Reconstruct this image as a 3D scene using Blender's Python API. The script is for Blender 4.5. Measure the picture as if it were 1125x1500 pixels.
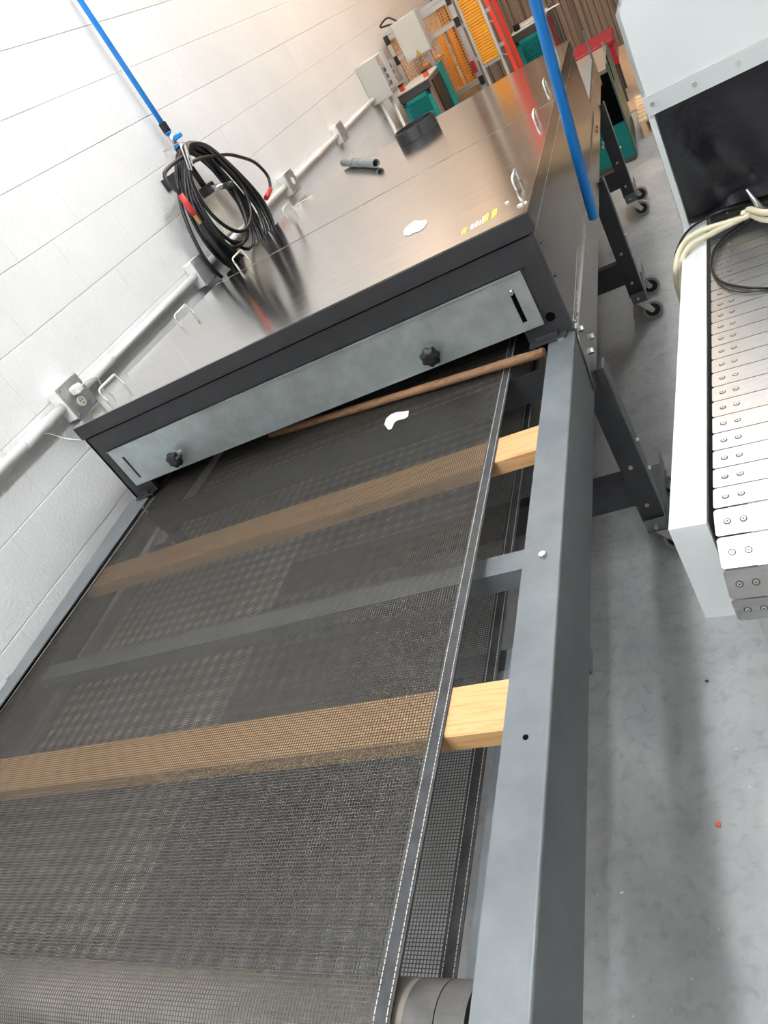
import bpy, math, random
from mathutils import Vector, Matrix, noise
random.seed(7)
for o in list(bpy.data.objects): bpy.data.objects.remove(o)
SC = bpy.context.scene
COL = SC.collection

# ------------------------------------------------------------------ camera
CAM_H = 1.55
F_PX, CX, CY = 1072.957, 562.5, 750.0
# rows: world axes expressed in camera (right, down, forward)
RW = Matrix(((0.84261247, -0.25333736, -0.47520986),
             (0.22051611, -0.64274462, 0.73365659),
             (-0.49130121, -0.72297962, -0.48571966)))
cam = bpy.data.cameras.new('camera'); camo = bpy.data.objects.new('camera', cam); COL.objects.link(camo)
cam.sensor_fit = 'VERTICAL'; cam.sensor_height = 36.0; cam.lens = 36.0 * F_PX / 1500.0
cam.clip_start = 0.02; cam.clip_end = 100
m = Matrix.Identity(4)
for i in range(3):
    m[i][0] = RW[i][0]; m[i][1] = -RW[i][1]; m[i][2] = -RW[i][2]
m[2][3] = CAM_H
camo.matrix_world = m
SC.camera = camo

def ray(px, py): return RW @ Vector((px - CX, py - CY, F_PX))
def oz(px, py, z): r = ray(px, py); t = (z - CAM_H) / r.z; return Vector((r.x*t, r.y*t, z))
def ox(px, py, x): r = ray(px, py); t = x / r.x; return Vector((x, r.y*t, r.z*t + CAM_H))
def oy(px, py, y): r = ray(px, py); t = y / r.y; return Vector((r.x*t, y, r.z*t + CAM_H))

# ------------------------------------------------------------------ world and exposure
w = bpy.data.worlds.new('world'); SC.world = w; w.use_nodes = True
bg = w.node_tree.nodes['Background']; bg.inputs[0].default_value = (0.9, 0.95, 1, 1); bg.inputs[1].default_value = 0.02
SC.view_settings.view_transform = 'Standard'; SC.view_settings.look = 'None'
SC.view_settings.gamma = 1.0; SC.view_settings.use_curve_mapping = False
SC.view_settings.exposure = 0.34
LAMP_COOL, LAMP_WARM = 37.0, 27.0
CEIL = 3.7

# ------------------------------------------------------------------ materials
def nmat(name):
    mt = bpy.data.materials.new(name); mt.use_nodes = True
    nt = mt.node_tree; return mt, nt, nt.nodes['Principled BSDF']
def nd(nt, t, **k):
    n = nt.nodes.new(t)
    for a, b in k.items(): setattr(n, a, b)
    return n
def mat(name, col, rough=0.5, metal=0.0, var=0.0, vscale=6.0, bump=0.0, bscale=60.0, stretch=(1, 1, 1),
        rvar=0.0, spec=None, coat=0.0, col2=None, trans=0.0, alpha=None, emit=None, detail=4.0):
    mt, nt, b = nmat(name)
    b.inputs['Base Color'].default_value = (*col, 1); b.inputs['Roughness'].default_value = rough
    b.inputs['Metallic'].default_value = metal
    if spec is not None: b.inputs['Specular IOR Level'].default_value = spec
    if coat: b.inputs['Coat Weight'].default_value = coat
    if trans: b.inputs['Transmission Weight'].default_value = trans
    if alpha is not None: b.inputs['Alpha'].default_value = alpha
    if emit:
        b.inputs['Emission Color'].default_value = (*emit[0], 1); b.inputs['Emission Strength'].default_value = emit[1]
    if var or bump or rvar or col2:
        geo = nd(nt, 'ShaderNodeNewGeometry'); mp = nd(nt, 'ShaderNodeMapping'); mp.inputs['Scale'].default_value = stretch
        nt.links.new(geo.outputs['Position'], mp.inputs['Vector'])
        if var or col2:
            n = nd(nt, 'ShaderNodeTexNoise'); n.inputs['Scale'].default_value = vscale; n.inputs['Detail'].default_value = detail
            n.inputs['Roughness'].default_value = 0.65
            nt.links.new(mp.outputs[0], n.inputs['Vector'])
            r = nd(nt, 'ShaderNodeValToRGB'); r.color_ramp.elements[0].position = 0.32; r.color_ramp.elements[1].position = 0.68
            c2 = col2 or tuple(min(1, c * (1 + var)) for c in col)
            c1 = col if col2 else tuple(c * (1 - var) for c in col)
            r.color_ramp.elements[0].color = (*c1, 1); r.color_ramp.elements[1].color = (*c2, 1)
            nt.links.new(n.outputs[0], r.inputs[0]); nt.links.new(r.outputs[0], b.inputs['Base Color'])
            if rvar:
                mr = nd(nt, 'ShaderNodeMapRange'); mr.inputs['To Min'].default_value = rough - rvar; mr.inputs['To Max'].default_value = rough + rvar
                nt.links.new(n.outputs[0], mr.inputs[0]); nt.links.new(mr.outputs[0], b.inputs['Roughness'])
        if bump:
            n2 = nd(nt, 'ShaderNodeTexNoise'); n2.inputs['Scale'].default_value = bscale; n2.inputs['Detail'].default_value = 3.0
            nt.links.new(mp.outputs[0], n2.inputs['Vector'])
            bp = nd(nt, 'ShaderNodeBump'); bp.inputs['Strength'].default_value = bump; bp.inputs['Distance'].default_value = 0.004
            nt.links.new(n2.outputs[0], bp.inputs['Height']); nt.links.new(bp.outputs[0], b.inputs['Normal'])
    return mt

M = {}
M['wall'] = mat('painted_block', (0.80, 0.795, 0.78), 0.5, var=0.03, vscale=3, bump=0.7, bscale=75)
M['plain_wall'] = mat('painted_wall', (0.42, 0.41, 0.40), 0.7, var=0.03)
M['ceil'] = mat('ceiling_paint', (0.82, 0.82, 0.81), 0.8, var=0.03)
M['stainless'] = mat('brushed_stainless', (0.55, 0.535, 0.515), 0.13, 1.0, var=0.10, vscale=5, rvar=0.05, bump=0.035, bscale=22, stretch=(1.0, 9, 9))
M['side_dark_reflection'] = mat('side_stainless_dark_reflection', (0.055, 0.053, 0.052), 0.24, 0.25, spec=0.22, var=0.2, vscale=4, rvar=0.05, bump=0.04, bscale=20, stretch=(1, 5, 1.5))  # stainless with its dark reflections put into the base colour
M['skirt_dim_reflection'] = mat('skirt_stainless_dim_reflection', (0.11, 0.10, 0.092), 0.26, 0.4, spec=0.3, var=0.2, vscale=4, rvar=0.05, bump=0.04, bscale=20, stretch=(1, 5, 1.5))  # darker stainless copy, dim reflections put into its colour
M['black'] = mat('black_enamel', (0.026, 0.026, 0.028), 0.4, 0.0, var=0.2, vscale=8, bump=0.02, bscale=200)
M['frame'] = mat('grey_hammer_steel', (0.17, 0.183, 0.192), 0.45, 0.35, spec=0.3, var=0.14, vscale=12, rvar=0.08, bump=0.05, bscale=160, detail=8)
M['darkframe'] = mat('charcoal_steel', (0.045, 0.045, 0.05), 0.35, 0.2, var=0.25, vscale=10)
M['galv'] = mat('galvanised_plate', (0.47, 0.52, 0.52), 0.33, 0.75, var=0.13, vscale=16, rvar=0.06, bump=0.02, bscale=30)
M['zinc'] = mat('zinc_bright', (0.75, 0.74, 0.70), 0.28, 1.0, var=0.1, vscale=60)
M['knob'] = mat('black_plastic', (0.012, 0.012, 0.013), 0.35)
M['void'] = mat('recess_shade_black', (0.004, 0.004, 0.004), 0.95, spec=0.0)  # black for holes and recesses, their darkness put into the colour
M['belt'] = mat('mesh_fibre', (0.055, 0.048, 0.041), 0.38, 0.0, var=0.25, vscale=30)
M['band'] = mat('belt_edge_cloth', (0.033, 0.036, 0.042), 0.5, 0.0, var=0.5, vscale=35, bump=0.2, bscale=500)
M['thread'] = mat('tan_thread', (0.62, 0.54, 0.40), 0.8)
M['rubber'] = mat('grey_rubber', (0.085, 0.08, 0.076), 0.55, var=0.3, vscale=20)
M['drum'] = mat('drum_tan', (0.30, 0.27, 0.23), 0.5, var=0.2, vscale=10)
M['tray'] = mat('pale_sheet', (0.80, 0.72, 0.65), 0.3, 0.2, var=0.15, vscale=7)
def wood(name, c1, c2, sx=1.5, sy=22):
    mt, nt, b = nmat(name)
    geo = nd(nt, 'ShaderNodeNewGeometry'); mp = nd(nt, 'ShaderNodeMapping'); mp.inputs['Scale'].default_value = (sx, sy, sy)
    nt.links.new(geo.outputs['Position'], mp.inputs[0])
    n = nd(nt, 'ShaderNodeTexNoise'); n.inputs['Scale'].default_value = 4; n.inputs['Detail'].default_value = 6; n.inputs['Distortion'].default_value = 1.2
    nt.links.new(mp.outputs[0], n.inputs[0])
    r = nd(nt, 'ShaderNodeValToRGB'); e = r.color_ramp.elements
    e[0].position = 0.25; e[0].color = (*c2, 1); e[1].position = 0.5; e[1].color = (*c1, 1)
    nt.links.new(n.outputs[0], r.inputs[0])
    # knots and pitch flecks
    mp2 = nd(nt, 'ShaderNodeMapping'); mp2.inputs['Scale'].default_value = (9, 24, 24); nt.links.new(geo.outputs['Position'], mp2.inputs[0])
    v = nd(nt, 'ShaderNodeTexVoronoi'); v.inputs['Scale'].default_value = 1.0; nt.links.new(mp2.outputs[0], v.inputs[0])
    r2 = nd(nt, 'ShaderNodeValToRGB'); f = r2.color_ramp.elements
    f[0].position = 0.06; f[0].color = (0.35, 0.35, 0.35, 1); f[1].position = 0.15; f[1].color = (1, 1, 1, 1)
    nt.links.new(v.outputs['Distance'], r2.inputs[0])
    mx = nd(nt, 'ShaderNodeMix', data_type='RGBA', blend_type='MULTIPLY'); mx.inputs[0].default_value = 0.7
    nt.links.new(r.outputs[0], mx.inputs[6]); nt.links.new(r2.outputs[0], mx.inputs[7])
    nt.links.new(mx.outputs[2], b.inputs['Base Color']); b.inputs['Roughness'].default_value = 0.6
    return mt
M['pine'] = wood('pine_wood', (0.62, 0.36, 0.155), (0.46, 0.22, 0.075))
M['stickwood'] = wood('weathered_handle', (0.24, 0.125, 0.06), (0.09, 0.045, 0.022), 2, 40)
M['palletwood'] = wood('pallet_wood', (0.78, 0.56, 0.33), (0.62, 0.42, 0.24))
M['ply'] = wood('plywood', (0.60, 0.45, 0.31), (0.50, 0.36, 0.24), 6, 2)
M['hose'] = mat('black_hose', (0.014, 0.014, 0.015), 0.33)
M['red'] = mat('red_sleeve', (0.55, 0.03, 0.03), 0.4)
M['brass'] = mat('brass', (0.72, 0.50, 0.20), 0.3, 1.0)
M['blue'] = mat('blue_pipe', (0.012, 0.27, 0.82), 0.32)
M['white_pvc'] = mat('white_painted_conduit', (0.88, 0.87, 0.84), 0.45, var=0.03)
M['box_metal'] = mat('outlet_box_metal', (0.50, 0.51, 0.50), 0.4, 0.7, var=0.12, vscale=30)
M['ivory'] = mat('ivory_plastic', (0.80, 0.74, 0.62), 0.4)
M['whiteplastic'] = mat('white_plastic', (0.82, 0.82, 0.80), 0.4)
M['paper'] = mat('white_paper', (0.83, 0.82, 0.80), 0.8, var=0.05, vscale=60)
M['yellow'] = mat('yellow_print', (0.78, 0.62, 0.06), 0.6)
M['pvcgrey'] = mat('grey_pvc', (0.20, 0.21, 0.205), 0.5)
M['collar'] = mat('dark_duct_steel', (0.10, 0.10, 0.11), 0.3, 0.8)
M['whitepaint'] = mat('white_enamel', (0.72, 0.75, 0.735), 0.4, var=0.015, vscale=4)
M['greypaint'] = mat('pale_grey_enamel', (0.60, 0.63, 0.62), 0.4)
M['slat'] = mat('slat_stainless', (0.50, 0.495, 0.49), 0.36, 1.0, var=0.08, vscale=14, rvar=0.06, bump=0.03, bscale=25, stretch=(1, 8, 8))
M['curtain'] = mat('black_vinyl', (0.004, 0.004, 0.007), 0.24, bump=1.0, bscale=11, spec=0.45)
M['cream'] = mat('cream_hose', (0.78, 0.70, 0.50), 0.45)
M['teal'] = mat('teal_enamel', (0.0, 0.25, 0.23), 0.4)
M['teal_dark'] = mat('dark_green_enamel', (0.055, 0.12, 0.095), 0.45, var=0.1)
M['gunmetal'] = mat('gunmetal', (0.075, 0.07, 0.065), 0.45, 0.3)
M['taupe'] = mat('taupe_panel', (0.22, 0.17, 0.13), 0.5)
M['alu'] = mat('aluminium_profile', (0.62, 0.62, 0.61), 0.35, 0.9)
M['greybox'] = mat('grey_cabinet', (0.52, 0.53, 0.50), 0.45)
M['orange'] = mat('orange_guard', (0.80, 0.30, 0.03), 0.5)
M['orange_shutter'] = mat('orange_shutter', (0.85, 0.36, 0.02), 0.45)
M['ladder_red'] = mat('ladder_red', (0.80, 0.05, 0.025), 0.45)
M['redcart'] = mat('red_enamel', (0.30, 0.012, 0.025), 0.3)
M['wire_red'] = mat('orange_red_plastic', (0.80, 0.10, 0.03), 0.4)
M['castor_tyre'] = mat('castor_tyre', (0.30, 0.29, 0.28), 0.5)
M['boxcard'] = mat('tan_equipment', (0.55, 0.33, 0.17), 0.6, var=0.3, vscale=9)
M['clear'] = mat('clear_cover', (0.9, 0.9, 0.92), 0.08, trans=0.9)
M['residue'] = mat('white_residue', (0.62, 0.60, 0.56), 0.7)
M['lens_cool'] = mat('lamp_cool', (1, 1, 1), 0.5, emit=((0.93, 0.97, 1.0), LAMP_COOL))
M['lens_warm'] = mat('lamp_warm', (1, 1, 1), 0.5, emit=((1.0, 0.72, 0.50), LAMP_WARM))
def floor_mat():
    mt, nt, b = nmat('concrete_floor')
    geo = nd(nt, 'ShaderNodeNewGeometry')
    n1 = nd(nt, 'ShaderNodeTexNoise'); n1.inputs['Scale'].default_value = 3.5; n1.inputs['Detail'].default_value = 10; n1.inputs['Roughness'].default_value = 0.7; n1.inputs['Distortion'].default_value = 0.8
    n2 = nd(nt, 'ShaderNodeTexNoise'); n2.inputs['Scale'].default_value = 34; n2.inputs['Detail'].default_value = 8; n2.inputs['Distortion'].default_value = 0.5
    for n in (n1, n2): nt.links.new(geo.outputs['Position'], n.inputs[0])
    r = nd(nt, 'ShaderNodeValToRGB'); e = r.color_ramp.elements
    e[0].position = 0.3; e[0].color = (0.30, 0.305, 0.305, 1); e[1].position = 0.7; e[1].color = (0.47, 0.475, 0.47, 1)
    nt.links.new(n1.outputs[0], r.inputs[0])
    r2 = nd(nt, 'ShaderNodeValToRGB'); f = r2.color_ramp.elements
    f[0].position = 0.33; f[0].color = (0.62, 0.62, 0.61, 1); f[1].position = 0.48; f[1].color = (1, 1, 1, 1)
    nt.links.new(n2.outputs[0], r2.inputs[0])
    mx = nd(nt, 'ShaderNodeMix', data_type='RGBA', blend_type='MULTIPLY'); mx.inputs[0].default_value = 0.42
    nt.links.new(r.outputs[0], mx.inputs[6]); nt.links.new(r2.outputs[0], mx.inputs[7])
    # worn pale specks
    v = nd(nt, 'ShaderNodeTexVoronoi'); v.inputs['Scale'].default_value = 22; nt.links.new(geo.outputs['Position'], v.inputs[0])
    r3 = nd(nt, 'ShaderNodeValToRGB'); g = r3.color_ramp.elements
    g[0].position = 0.03; g[0].color = (0.35, 0.35, 0.34, 1); g[1].position = 0.07; g[1].color = (0, 0, 0, 1)
    nt.links.new(v.outputs['Distance'], r3.inputs[0])
    ad = nd(nt, 'ShaderNodeMix', data_type='RGBA', blend_type='ADD'); ad.inputs[0].default_value = 0.5
    nt.links.new(mx.outputs[2], ad.inputs[6]); nt.links.new(r3.outputs[0], ad.inputs[7])
    nt.links.new(ad.outputs[2], b.inputs['Base Color'])
    mr = nd(nt, 'ShaderNodeMapRange'); mr.inputs['To Min'].default_value = 0.28; mr.inputs['To Max'].default_value = 0.55
    nt.links.new(n1.outputs[0], mr.inputs[0]); nt.links.new(mr.outputs[0], b.inputs['Roughness'])
    return mt
M['floor'] = floor_mat()
def stripe_mat():
    mt, nt, b = nmat('brown_ribbed_sheet')
    geo = nd(nt, 'ShaderNodeNewGeometry'); mp = nd(nt, 'ShaderNodeMapping'); mp.inputs['Scale'].default_value = (9, 0.0, 0.03)
    nt.links.new(geo.outputs['Position'], mp.inputs[0])
    n = nd(nt, 'ShaderNodeTexNoise'); n.inputs['Scale'].default_value = 2.0; n.inputs['Detail'].default_value = 5; nt.links.new(mp.outputs[0], n.inputs[0])
    r = nd(nt, 'ShaderNodeValToRGB'); e = r.color_ramp.elements
    e[0].position = 0.3; e[0].color = (0.10, 0.075, 0.06, 1); e[1].position = 0.72; e[1].color = (0.34, 0.26, 0.20, 1)
    nt.links.new(n.outputs[0], r.inputs[0]); nt.links.new(r.outputs[0], b.inputs['Base Color']); b.inputs['Roughness'].default_value = 0.55
    return mt
M['stripe'] = stripe_mat()

# ------------------------------------------------------------------ mesh helpers
WL = {}   # world location of every object made here
class MB:
    def __init__(s): s.v = []; s.f = []
    def box(s, a, b):
        x0, y0, z0 = (min(a[i], b[i]) for i in range(3)); x1, y1, z1 = (max(a[i], b[i]) for i in range(3))
        k = len(s.v)
        s.v += [Vector(p) for p in ((x0,y0,z0),(x1,y0,z0),(x1,y1,z0),(x0,y1,z0),(x0,y0,z1),(x1,y0,z1),(x1,y1,z1),(x0,y1,z1))]
        s.f += [[k+i for i in q] for q in ((0,3,2,1),(4,5,6,7),(0,1,5,4),(1,2,6,5),(2,3,7,6),(3,0,4,7))]
        return s
    def bbox(s, a, b, bev=0.002):           # box with chamfered vertical and horizontal edges
        x0, y0, z0 = (min(a[i], b[i]) for i in range(3)); x1, y1, z1 = (max(a[i], b[i]) for i in range(3))
        c = min(bev, (x1-x0)/3, (y1-y0)/3, (z1-z0)/3)
        k = len(s.v); P = []
        for z, e in ((z0, c), (z0+c, 0), (z1-c, 0), (z1, c)):
            P.append([(x0+e+c if e == 0 else x0+e, y0+e), (x1-e-(c if e == 0 else 0), y0+e), (x1-e, y0+e+(c if e == 0 else 0)), (x1-e, y1-e-(c if e == 0 else 0)),
                      (x1-e-(c if e == 0 else 0), y1-e), (x0+e+(c if e == 0 else 0), y1-e), (x0+e, y1-e-(c if e == 0 else 0)), (x0+e, y0+e+(c if e == 0 else 0))])
            s.v += [Vector((px, py, z)) for px, py in P[-1]]
        for L in range(3):
            for i in range(8):
                j = (i+1) % 8
                s.f.append([k+L*8+i, k+L*8+j, k+L*8+8+j, k+L*8+8+i])
        s.f.append([k+i for i in range(7, -1, -1)]); s.f.append([k+24+i for i in range(8)])
        return s
    def beam(s, p, q, wd, ht, up=(0, 0, 1)):
        p, q = Vector(p), Vector(q); d = (q-p).normalized(); u = Vector(up)
        if abs(d.dot(u)) > 0.98: u = Vector((1, 0, 0))
        a = d.cross(u).normalized(); b = a.cross(d).normalized(); k = len(s.v)
        for c in (p, q):
            for sa, sb in ((-1,-1),(1,-1),(1,1),(-1,1)): s.v.append(c + a*sa*wd/2 + b*sb*ht/2)
        s.f += [[k+i for i in z] for z in ((0,1,2,3),(7,6,5,4),(1,0,4,5),(2,1,5,6),(3,2,6,7),(0,3,7,4))]
        return s
    def cyl(s, p, q, r, n=16, r2=None, caps=True):
        p, q = Vector(p), Vector(q); d = (q-p).normalized(); u = Vector((0, 0, 1)) if abs(d.z) < 0.95 else Vector((1, 0, 0))
        a = d.cross(u).normalized(); b = a.cross(d); k = len(s.v); r2 = r if r2 is None else r2
        for c, rr in ((p, r), (q, r2)):
            for i in range(n):
                t = 2*math.pi*i/n; s.v.append(c + a*math.cos(t)*rr + b*math.sin(t)*rr)
        for i in range(n):
            j = (i+1) % n; s.f.append([k+i, k+j, k+n+j, k+n+i])
        if caps: s.f.append([k+i for i in range(n-1, -1, -1)]); s.f.append([k+n+i for i in range(n)])
        return s
    def ring(s, p, q, ro, ri, n=24):
        p, q = Vector(p), Vector(q); d = (q-p).normalized(); u = Vector((0, 0, 1)) if abs(d.z) < 0.95 else Vector((1, 0, 0))
        a = d.cross(u).normalized(); b = a.cross(d); k = len(s.v)
        for c, rr in ((p, ro), (q, ro), (q, ri), (p, ri)):
            for i in range(n):
                t = 2*math.pi*i/n; s.v.append(c + a*math.cos(t)*rr + b*math.sin(t)*rr)
        for L in range(4):
            for i in range(n):
                j = (i+1) % n; A = k+L*n; B = k+((L+1) % 4)*n; s.f.append([A+i, A+j, B+j, B+i])
        return s
    def tube(s, pts, r, n=8, closed=False, caps=True):
        pts = [Vector(p) for p in pts]; k = len(s.v); N = len(pts); prev = None
        for i, p in enumerate(pts):
            if closed: d = pts[(i+1) % N] - pts[i-1]
            else: d = pts[min(i+1, N-1)] - pts[max(i-1, 0)]
            d.normalize()
            if prev is None:
                u = Vector((0, 0, 1)) if abs(d.z) < 0.9 else Vector((1, 0, 0)); a = d.cross(u).normalized()
            else: a = (prev - d*prev.dot(d)).normalized()
            prev = a; b = d.cross(a); rr = r[i] if isinstance(r, (list, tuple)) else r
            for j in range(n):
                t = 2*math.pi*j/n; s.v.append(p + a*math.cos(t)*rr + b*math.sin(t)*rr)
        for i in range(N if closed else N-1):
            for j in range(n):
                A = k + i*n; B = k + ((i+1) % N)*n; j2 = (j+1) % n
                s.f.append([A+j, B+j, B+j2, A+j2])
        if caps and not closed:
            s.f.append([k+j for j in range(n)]); s.f.append([k+(N-1)*n+j for j in range(n-1, -1, -1)])
        return s
    def prism(s, poly, d):                  # poly: list of 3-D points, extruded by vector d
        k = len(s.v); n = len(poly); d = Vector(d)
        s.v += [Vector(p) for p in poly] + [Vector(p)+d for p in poly]
        s.f.append([k+i for i in range(n-1, -1, -1)]); s.f.append([k+n+i for i in range(n)])
        for i in range(n):
            j = (i+1) % n; s.f.append([k+i, k+j, k+n+j, k+n+i])
        return s
    def build(s, name, mt, parent=None, smooth=False, label=None, cat=None, group=None, kind=None):
        lo = Vector([min(v[i] for v in s.v) for i in range(3)]); hi = Vector([max(v[i] for v in s.v) for i in range(3)])
        c = (lo+hi)/2; c.z = lo.z
        me = bpy.data.meshes.new(name); me.from_pydata([tuple(v-c) for v in s.v], [], s.f); me.update()
        import bmesh
        bm = bmesh.new(); bm.from_mesh(me); bmesh.ops.recalc_face_normals(bm, faces=bm.faces); bm.to_mesh(me); bm.free()
        if smooth:
            for p in me.polygons: p.use_smooth = len(p.vertices) == 4
        me.materials.append(M[mt] if isinstance(mt, str) else mt)
        o = bpy.data.objects.new(name, me); COL.objects.link(o)
        place(o, c, parent); tag(o, label, cat, group, kind)
        return o
def place(o, c, parent):
    WL[o] = Vector(c)
    if parent is not None: o.parent = parent; o.location = Vector(c) - WL[parent]
    else: o.location = c
def tag(o, label=None, cat=None, group=None, kind=None):
    if label: o['label'] = label
    if cat: o['category'] = cat
    if group: o['group'] = group
    if kind: o['kind'] = kind
    return o
def thing(name, loc, label, cat, group=None):
    o = bpy.data.objects.new(name, None); o.empty_display_size = 0.1; COL.objects.link(o)
    place(o, loc, None); return tag(o, label, cat, group)
def copy_at(o, c, parent, rot=None):
    n = o.copy(); COL.objects.link(n); place(n, c, parent)
    if rot is not None: n.rotation_euler = rot
    return n
def spline(P, n=8, closed=False):
    P = [Vector(p) for p in P]; out = []; N = len(P)
    for i in range(N if closed else N-1):
        if closed: a, b, c, d = P[i-1], P[i], P[(i+1) % N], P[(i+2) % N]
        else: a, b, c, d = P[max(i-1, 0)], P[i], P[i+1], P[min(i+2, N-1)]
        for k in range(n):
            t = k/n
            out.append(0.5*((2*b) + (c-a)*t + (2*a-5*b+4*c-d)*t*t + (3*b-a-3*c+d)*t**3))
    if not closed: out.append(P[-1])
    return out

# ------------------------------------------------------------------ setting
XW = -2.08          # face of the block wall
YB = 10.2           # back wall
MB().box((XW-0.3, -3.2, -0.2), (5.2, YB+0.3, 0)).build('floor', 'floor', kind='structure')
MB().box((XW-0.3, -3.2, CEIL), (5.2, YB+0.3, CEIL+0.15)).build('ceiling', 'ceil', kind='structure')
wl = MB().box((XW-0.3, -3.2, 0), (XW-0.012, YB+0.3, CEIL)).build('wall_left', 'wall', kind='structure')
MB().box((5.2, -3.2, 0), (5.35, YB+0.3, CEIL)).build('wall_right', 'plain_wall', kind='structure')
MB().box((XW-0.3, -3.35, 0), (5.2, -3.2, CEIL)).build('wall_front', 'plain_wall', kind='structure')
# painted concrete blocks, running bond; courses follow the joints seen in the photo
CO, BLW = 0.2025, 0.405
zb = 1.564 - 5*CO
proto = None; nblk = 0
for r in range(0, 12):
    z0 = zb + r*CO
    y = 0.35 - (BLW/2 if r % 2 else 0)
    while y < 9.9:
        c = Vector((XW-0.006, y+BLW/2, z0))
        if proto is None:
            b = MB(); h = CO-0.0012; hw = BLW/2-0.0002; e = 0.0022
            pts = []
            k = 0
            for x, i in ((-0.012, 0), (0.006-e*0.6, 0), (0.006, e)):
                b.v += [Vector((x, -hw+i*0.3, i)), Vector((x, hw-i*0.3, i)), Vector((x, hw-i*0.3, h-i)), Vector((x, -hw+i*0.3, h-i))]
            for L in range(2):
                for i in range(4):
                    j = (i+1) % 4; b.f.append([L*4+i, L*4+j, L*4+4+j, L*4+4+i])
            b.f.append([8, 9, 10, 11])
            me = bpy.data.meshes.new('concrete_block'); me.from_pydata([tuple(v) for v in b.v], [], b.f); me.materials.append(M['wall'])
            proto = bpy.data.objects.new('concrete_block', me); COL.objects.link(proto); place(proto, c, wl); o = proto
        else: o = copy_at(proto, c, wl)
        o.location.x += random.uniform(-0.0012, 0.0012); nblk += 1
        y += BLW
# ribbed brown back wall
b = MB(); x = XW-0.01; pts = []
while x < 5.2:
    pts += [(x, 0), (x+0.05, 0), (x+0.065, -0.035), (x+0.115, -0.035)]; x += 0.13
for x_, d in pts:
    b.v += [Vector((x_, YB+d, 0)), Vector((x_, YB+d, CEIL))]
for i in range(len(pts)-1): b.f.append([2*i, 2*i+2, 2*i+3, 2*i+1])
b.build('wall_back', 'stripe', kind='structure')

# ceiling fixtures
def fixture(x, y, warm, ln, label):
    zl_ = CEIL-0.45
    t = thing('ceiling_lamp', (x, y, zl_), label, 'lamp', 'linear ceiling lamps')
    MB().box((x-0.05, y-ln/2, zl_+0.03), (x+0.05, y+ln/2, zl_+0.05)).build('housing', 'whitepaint', t)
    MB().box((x-0.06, y-ln/2+0.02, zl_), (x+0.06, y+ln/2-0.02, zl_+0.03)).build('diffuser', 'lens_warm' if warm else 'lens_cool', t)
    MB().box((x-0.06, y-ln/2+0.02, zl_+0.05), (x+0.06, y+ln/2-0.02, zl_+0.07)).build('added_uplight', 'lens_warm' if warm else 'lens_cool', t)  # upper glowing face added to brighten the ceiling
    for s_ in (-1, 1): MB().cyl((x, y+s_*ln*0.4, zl_+0.07), (x, y+s_*ln*0.4, CEIL), 0.004, 8).build('suspension_rod', 'zinc', t)
for y in (-1.8, 0.7, 3.2): fixture(-0.45, y, False, 1.6, 'long cool white lamp hung from the ceiling over the aisle beside the dryer')
fixture(-1.25, -1.2, False, 1.6, 'long cool white fill lamp added out of view near the front wall')  # fill lamp added out of view to brighten hood front and left wall
fixture(0.6, 5.7, False, 1.6, 'long cool white lamp hung from the ceiling above the wooden pallet')
fixture(-1.3, 6.0, True, 1.6, 'long warm white lamp hung from the ceiling above the wall cabinet')
fixture(-0.9, 8.6, True, 1.6, 'long warm white lamp hung from the ceiling before the brown back wall')

# ------------------------------------------------------------------ conveyor dryer
RT = 0.78                       # top of the frame rails
YF, YE = 1.683, 3.85            # tunnel front and end
XL, XR = -1.90, -0.335          # tunnel sides
ZT = 1.09
D = thing('conveyor_dryer', (-1.1, 2.0, 0), 'long stainless steel tunnel dryer with black mesh conveyor belt on castor legs', 'dryer')
# frame rails
def cprof(xo, xi, z0, z1, th, sg):      # folded C profile, rounded outer corner, open towards the belt
    rr_ = 0.004; arc = []
    for k in range(5):
        a_ = math.pi/2*k/4; arc.append((xo-sg*(rr_-math.sin(a_)*rr_), z1-rr_+math.cos(a_)*rr_))
    return [(xi, z1)] + arc + [(xo, z0), (xi, z0), (xi, z0+th), (xo-sg*th, z0+th), (xo-sg*th, z1-th), (xi, z1-th)]
r_ = MB()
r_.prism([(x_, -0.3, z_) for x_, z_ in cprof(-0.341, -0.408, 0.645, RT, 0.003, 1)], (0, 5.55, 0))
MB().box((-0.404, -0.2, 0.722), (-0.3445, 1.60, 0.727)).build('ledge', 'frame', D)
MB().box((-0.497, -0.2, 0.630), (-0.402, 0.80, 0.633)).build('side_pan', 'frame', D)
rr = r_.build('rail', 'frame', D)
MB().cyl((-0.372, 0.90, RT-0.001), (-0.372, 0.90, RT+0.006), 0.007, 6).build('bolt', 'zinc', rr)
q = oz(770, 1080, RT); MB().cyl((q.x, q.y, RT-0.002), (q.x, q.y, RT+0.0006), 0.0042, 12).build('bolt_hole', 'void', rr)
q = oz(822, 497, RT); MB().cyl((q.x, q.y, RT-0.001), (q.x, q.y, RT+0.005), 0.009, 6).build('bolt', 'zinc', rr)
l_ = MB()
l_.prism([(-1.79, -0.3, RT-0.003), (-1.806, 0.82, RT-0.003), (-1.822, 1.66, RT-0.003), (-1.93, 1.70, RT-0.003), (-1.862, 0.877, RT-0.003), (-1.80-0.02, -0.3, RT-0.003)], (0, 0, 0.003))
l_.prism([(-1.82, -0.3, 0.645), (-1.862, 0.877, 0.645), (-1.93, 1.70, 0.645), (-1.926, 1.70, 0.645), (-1.858, 0.877, 0.645), (-1.816, -0.3, 0.645)], (0, 0, RT-0.646))
l_.box((-1.90, 1.70, 0.645), (-1.896, 5.25, RT)); l_.box((-1.86, 0.1, 0.722), (-1.828, 1.60, 0.727))
lr = l_.build('rail', 'frame', D)
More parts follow.
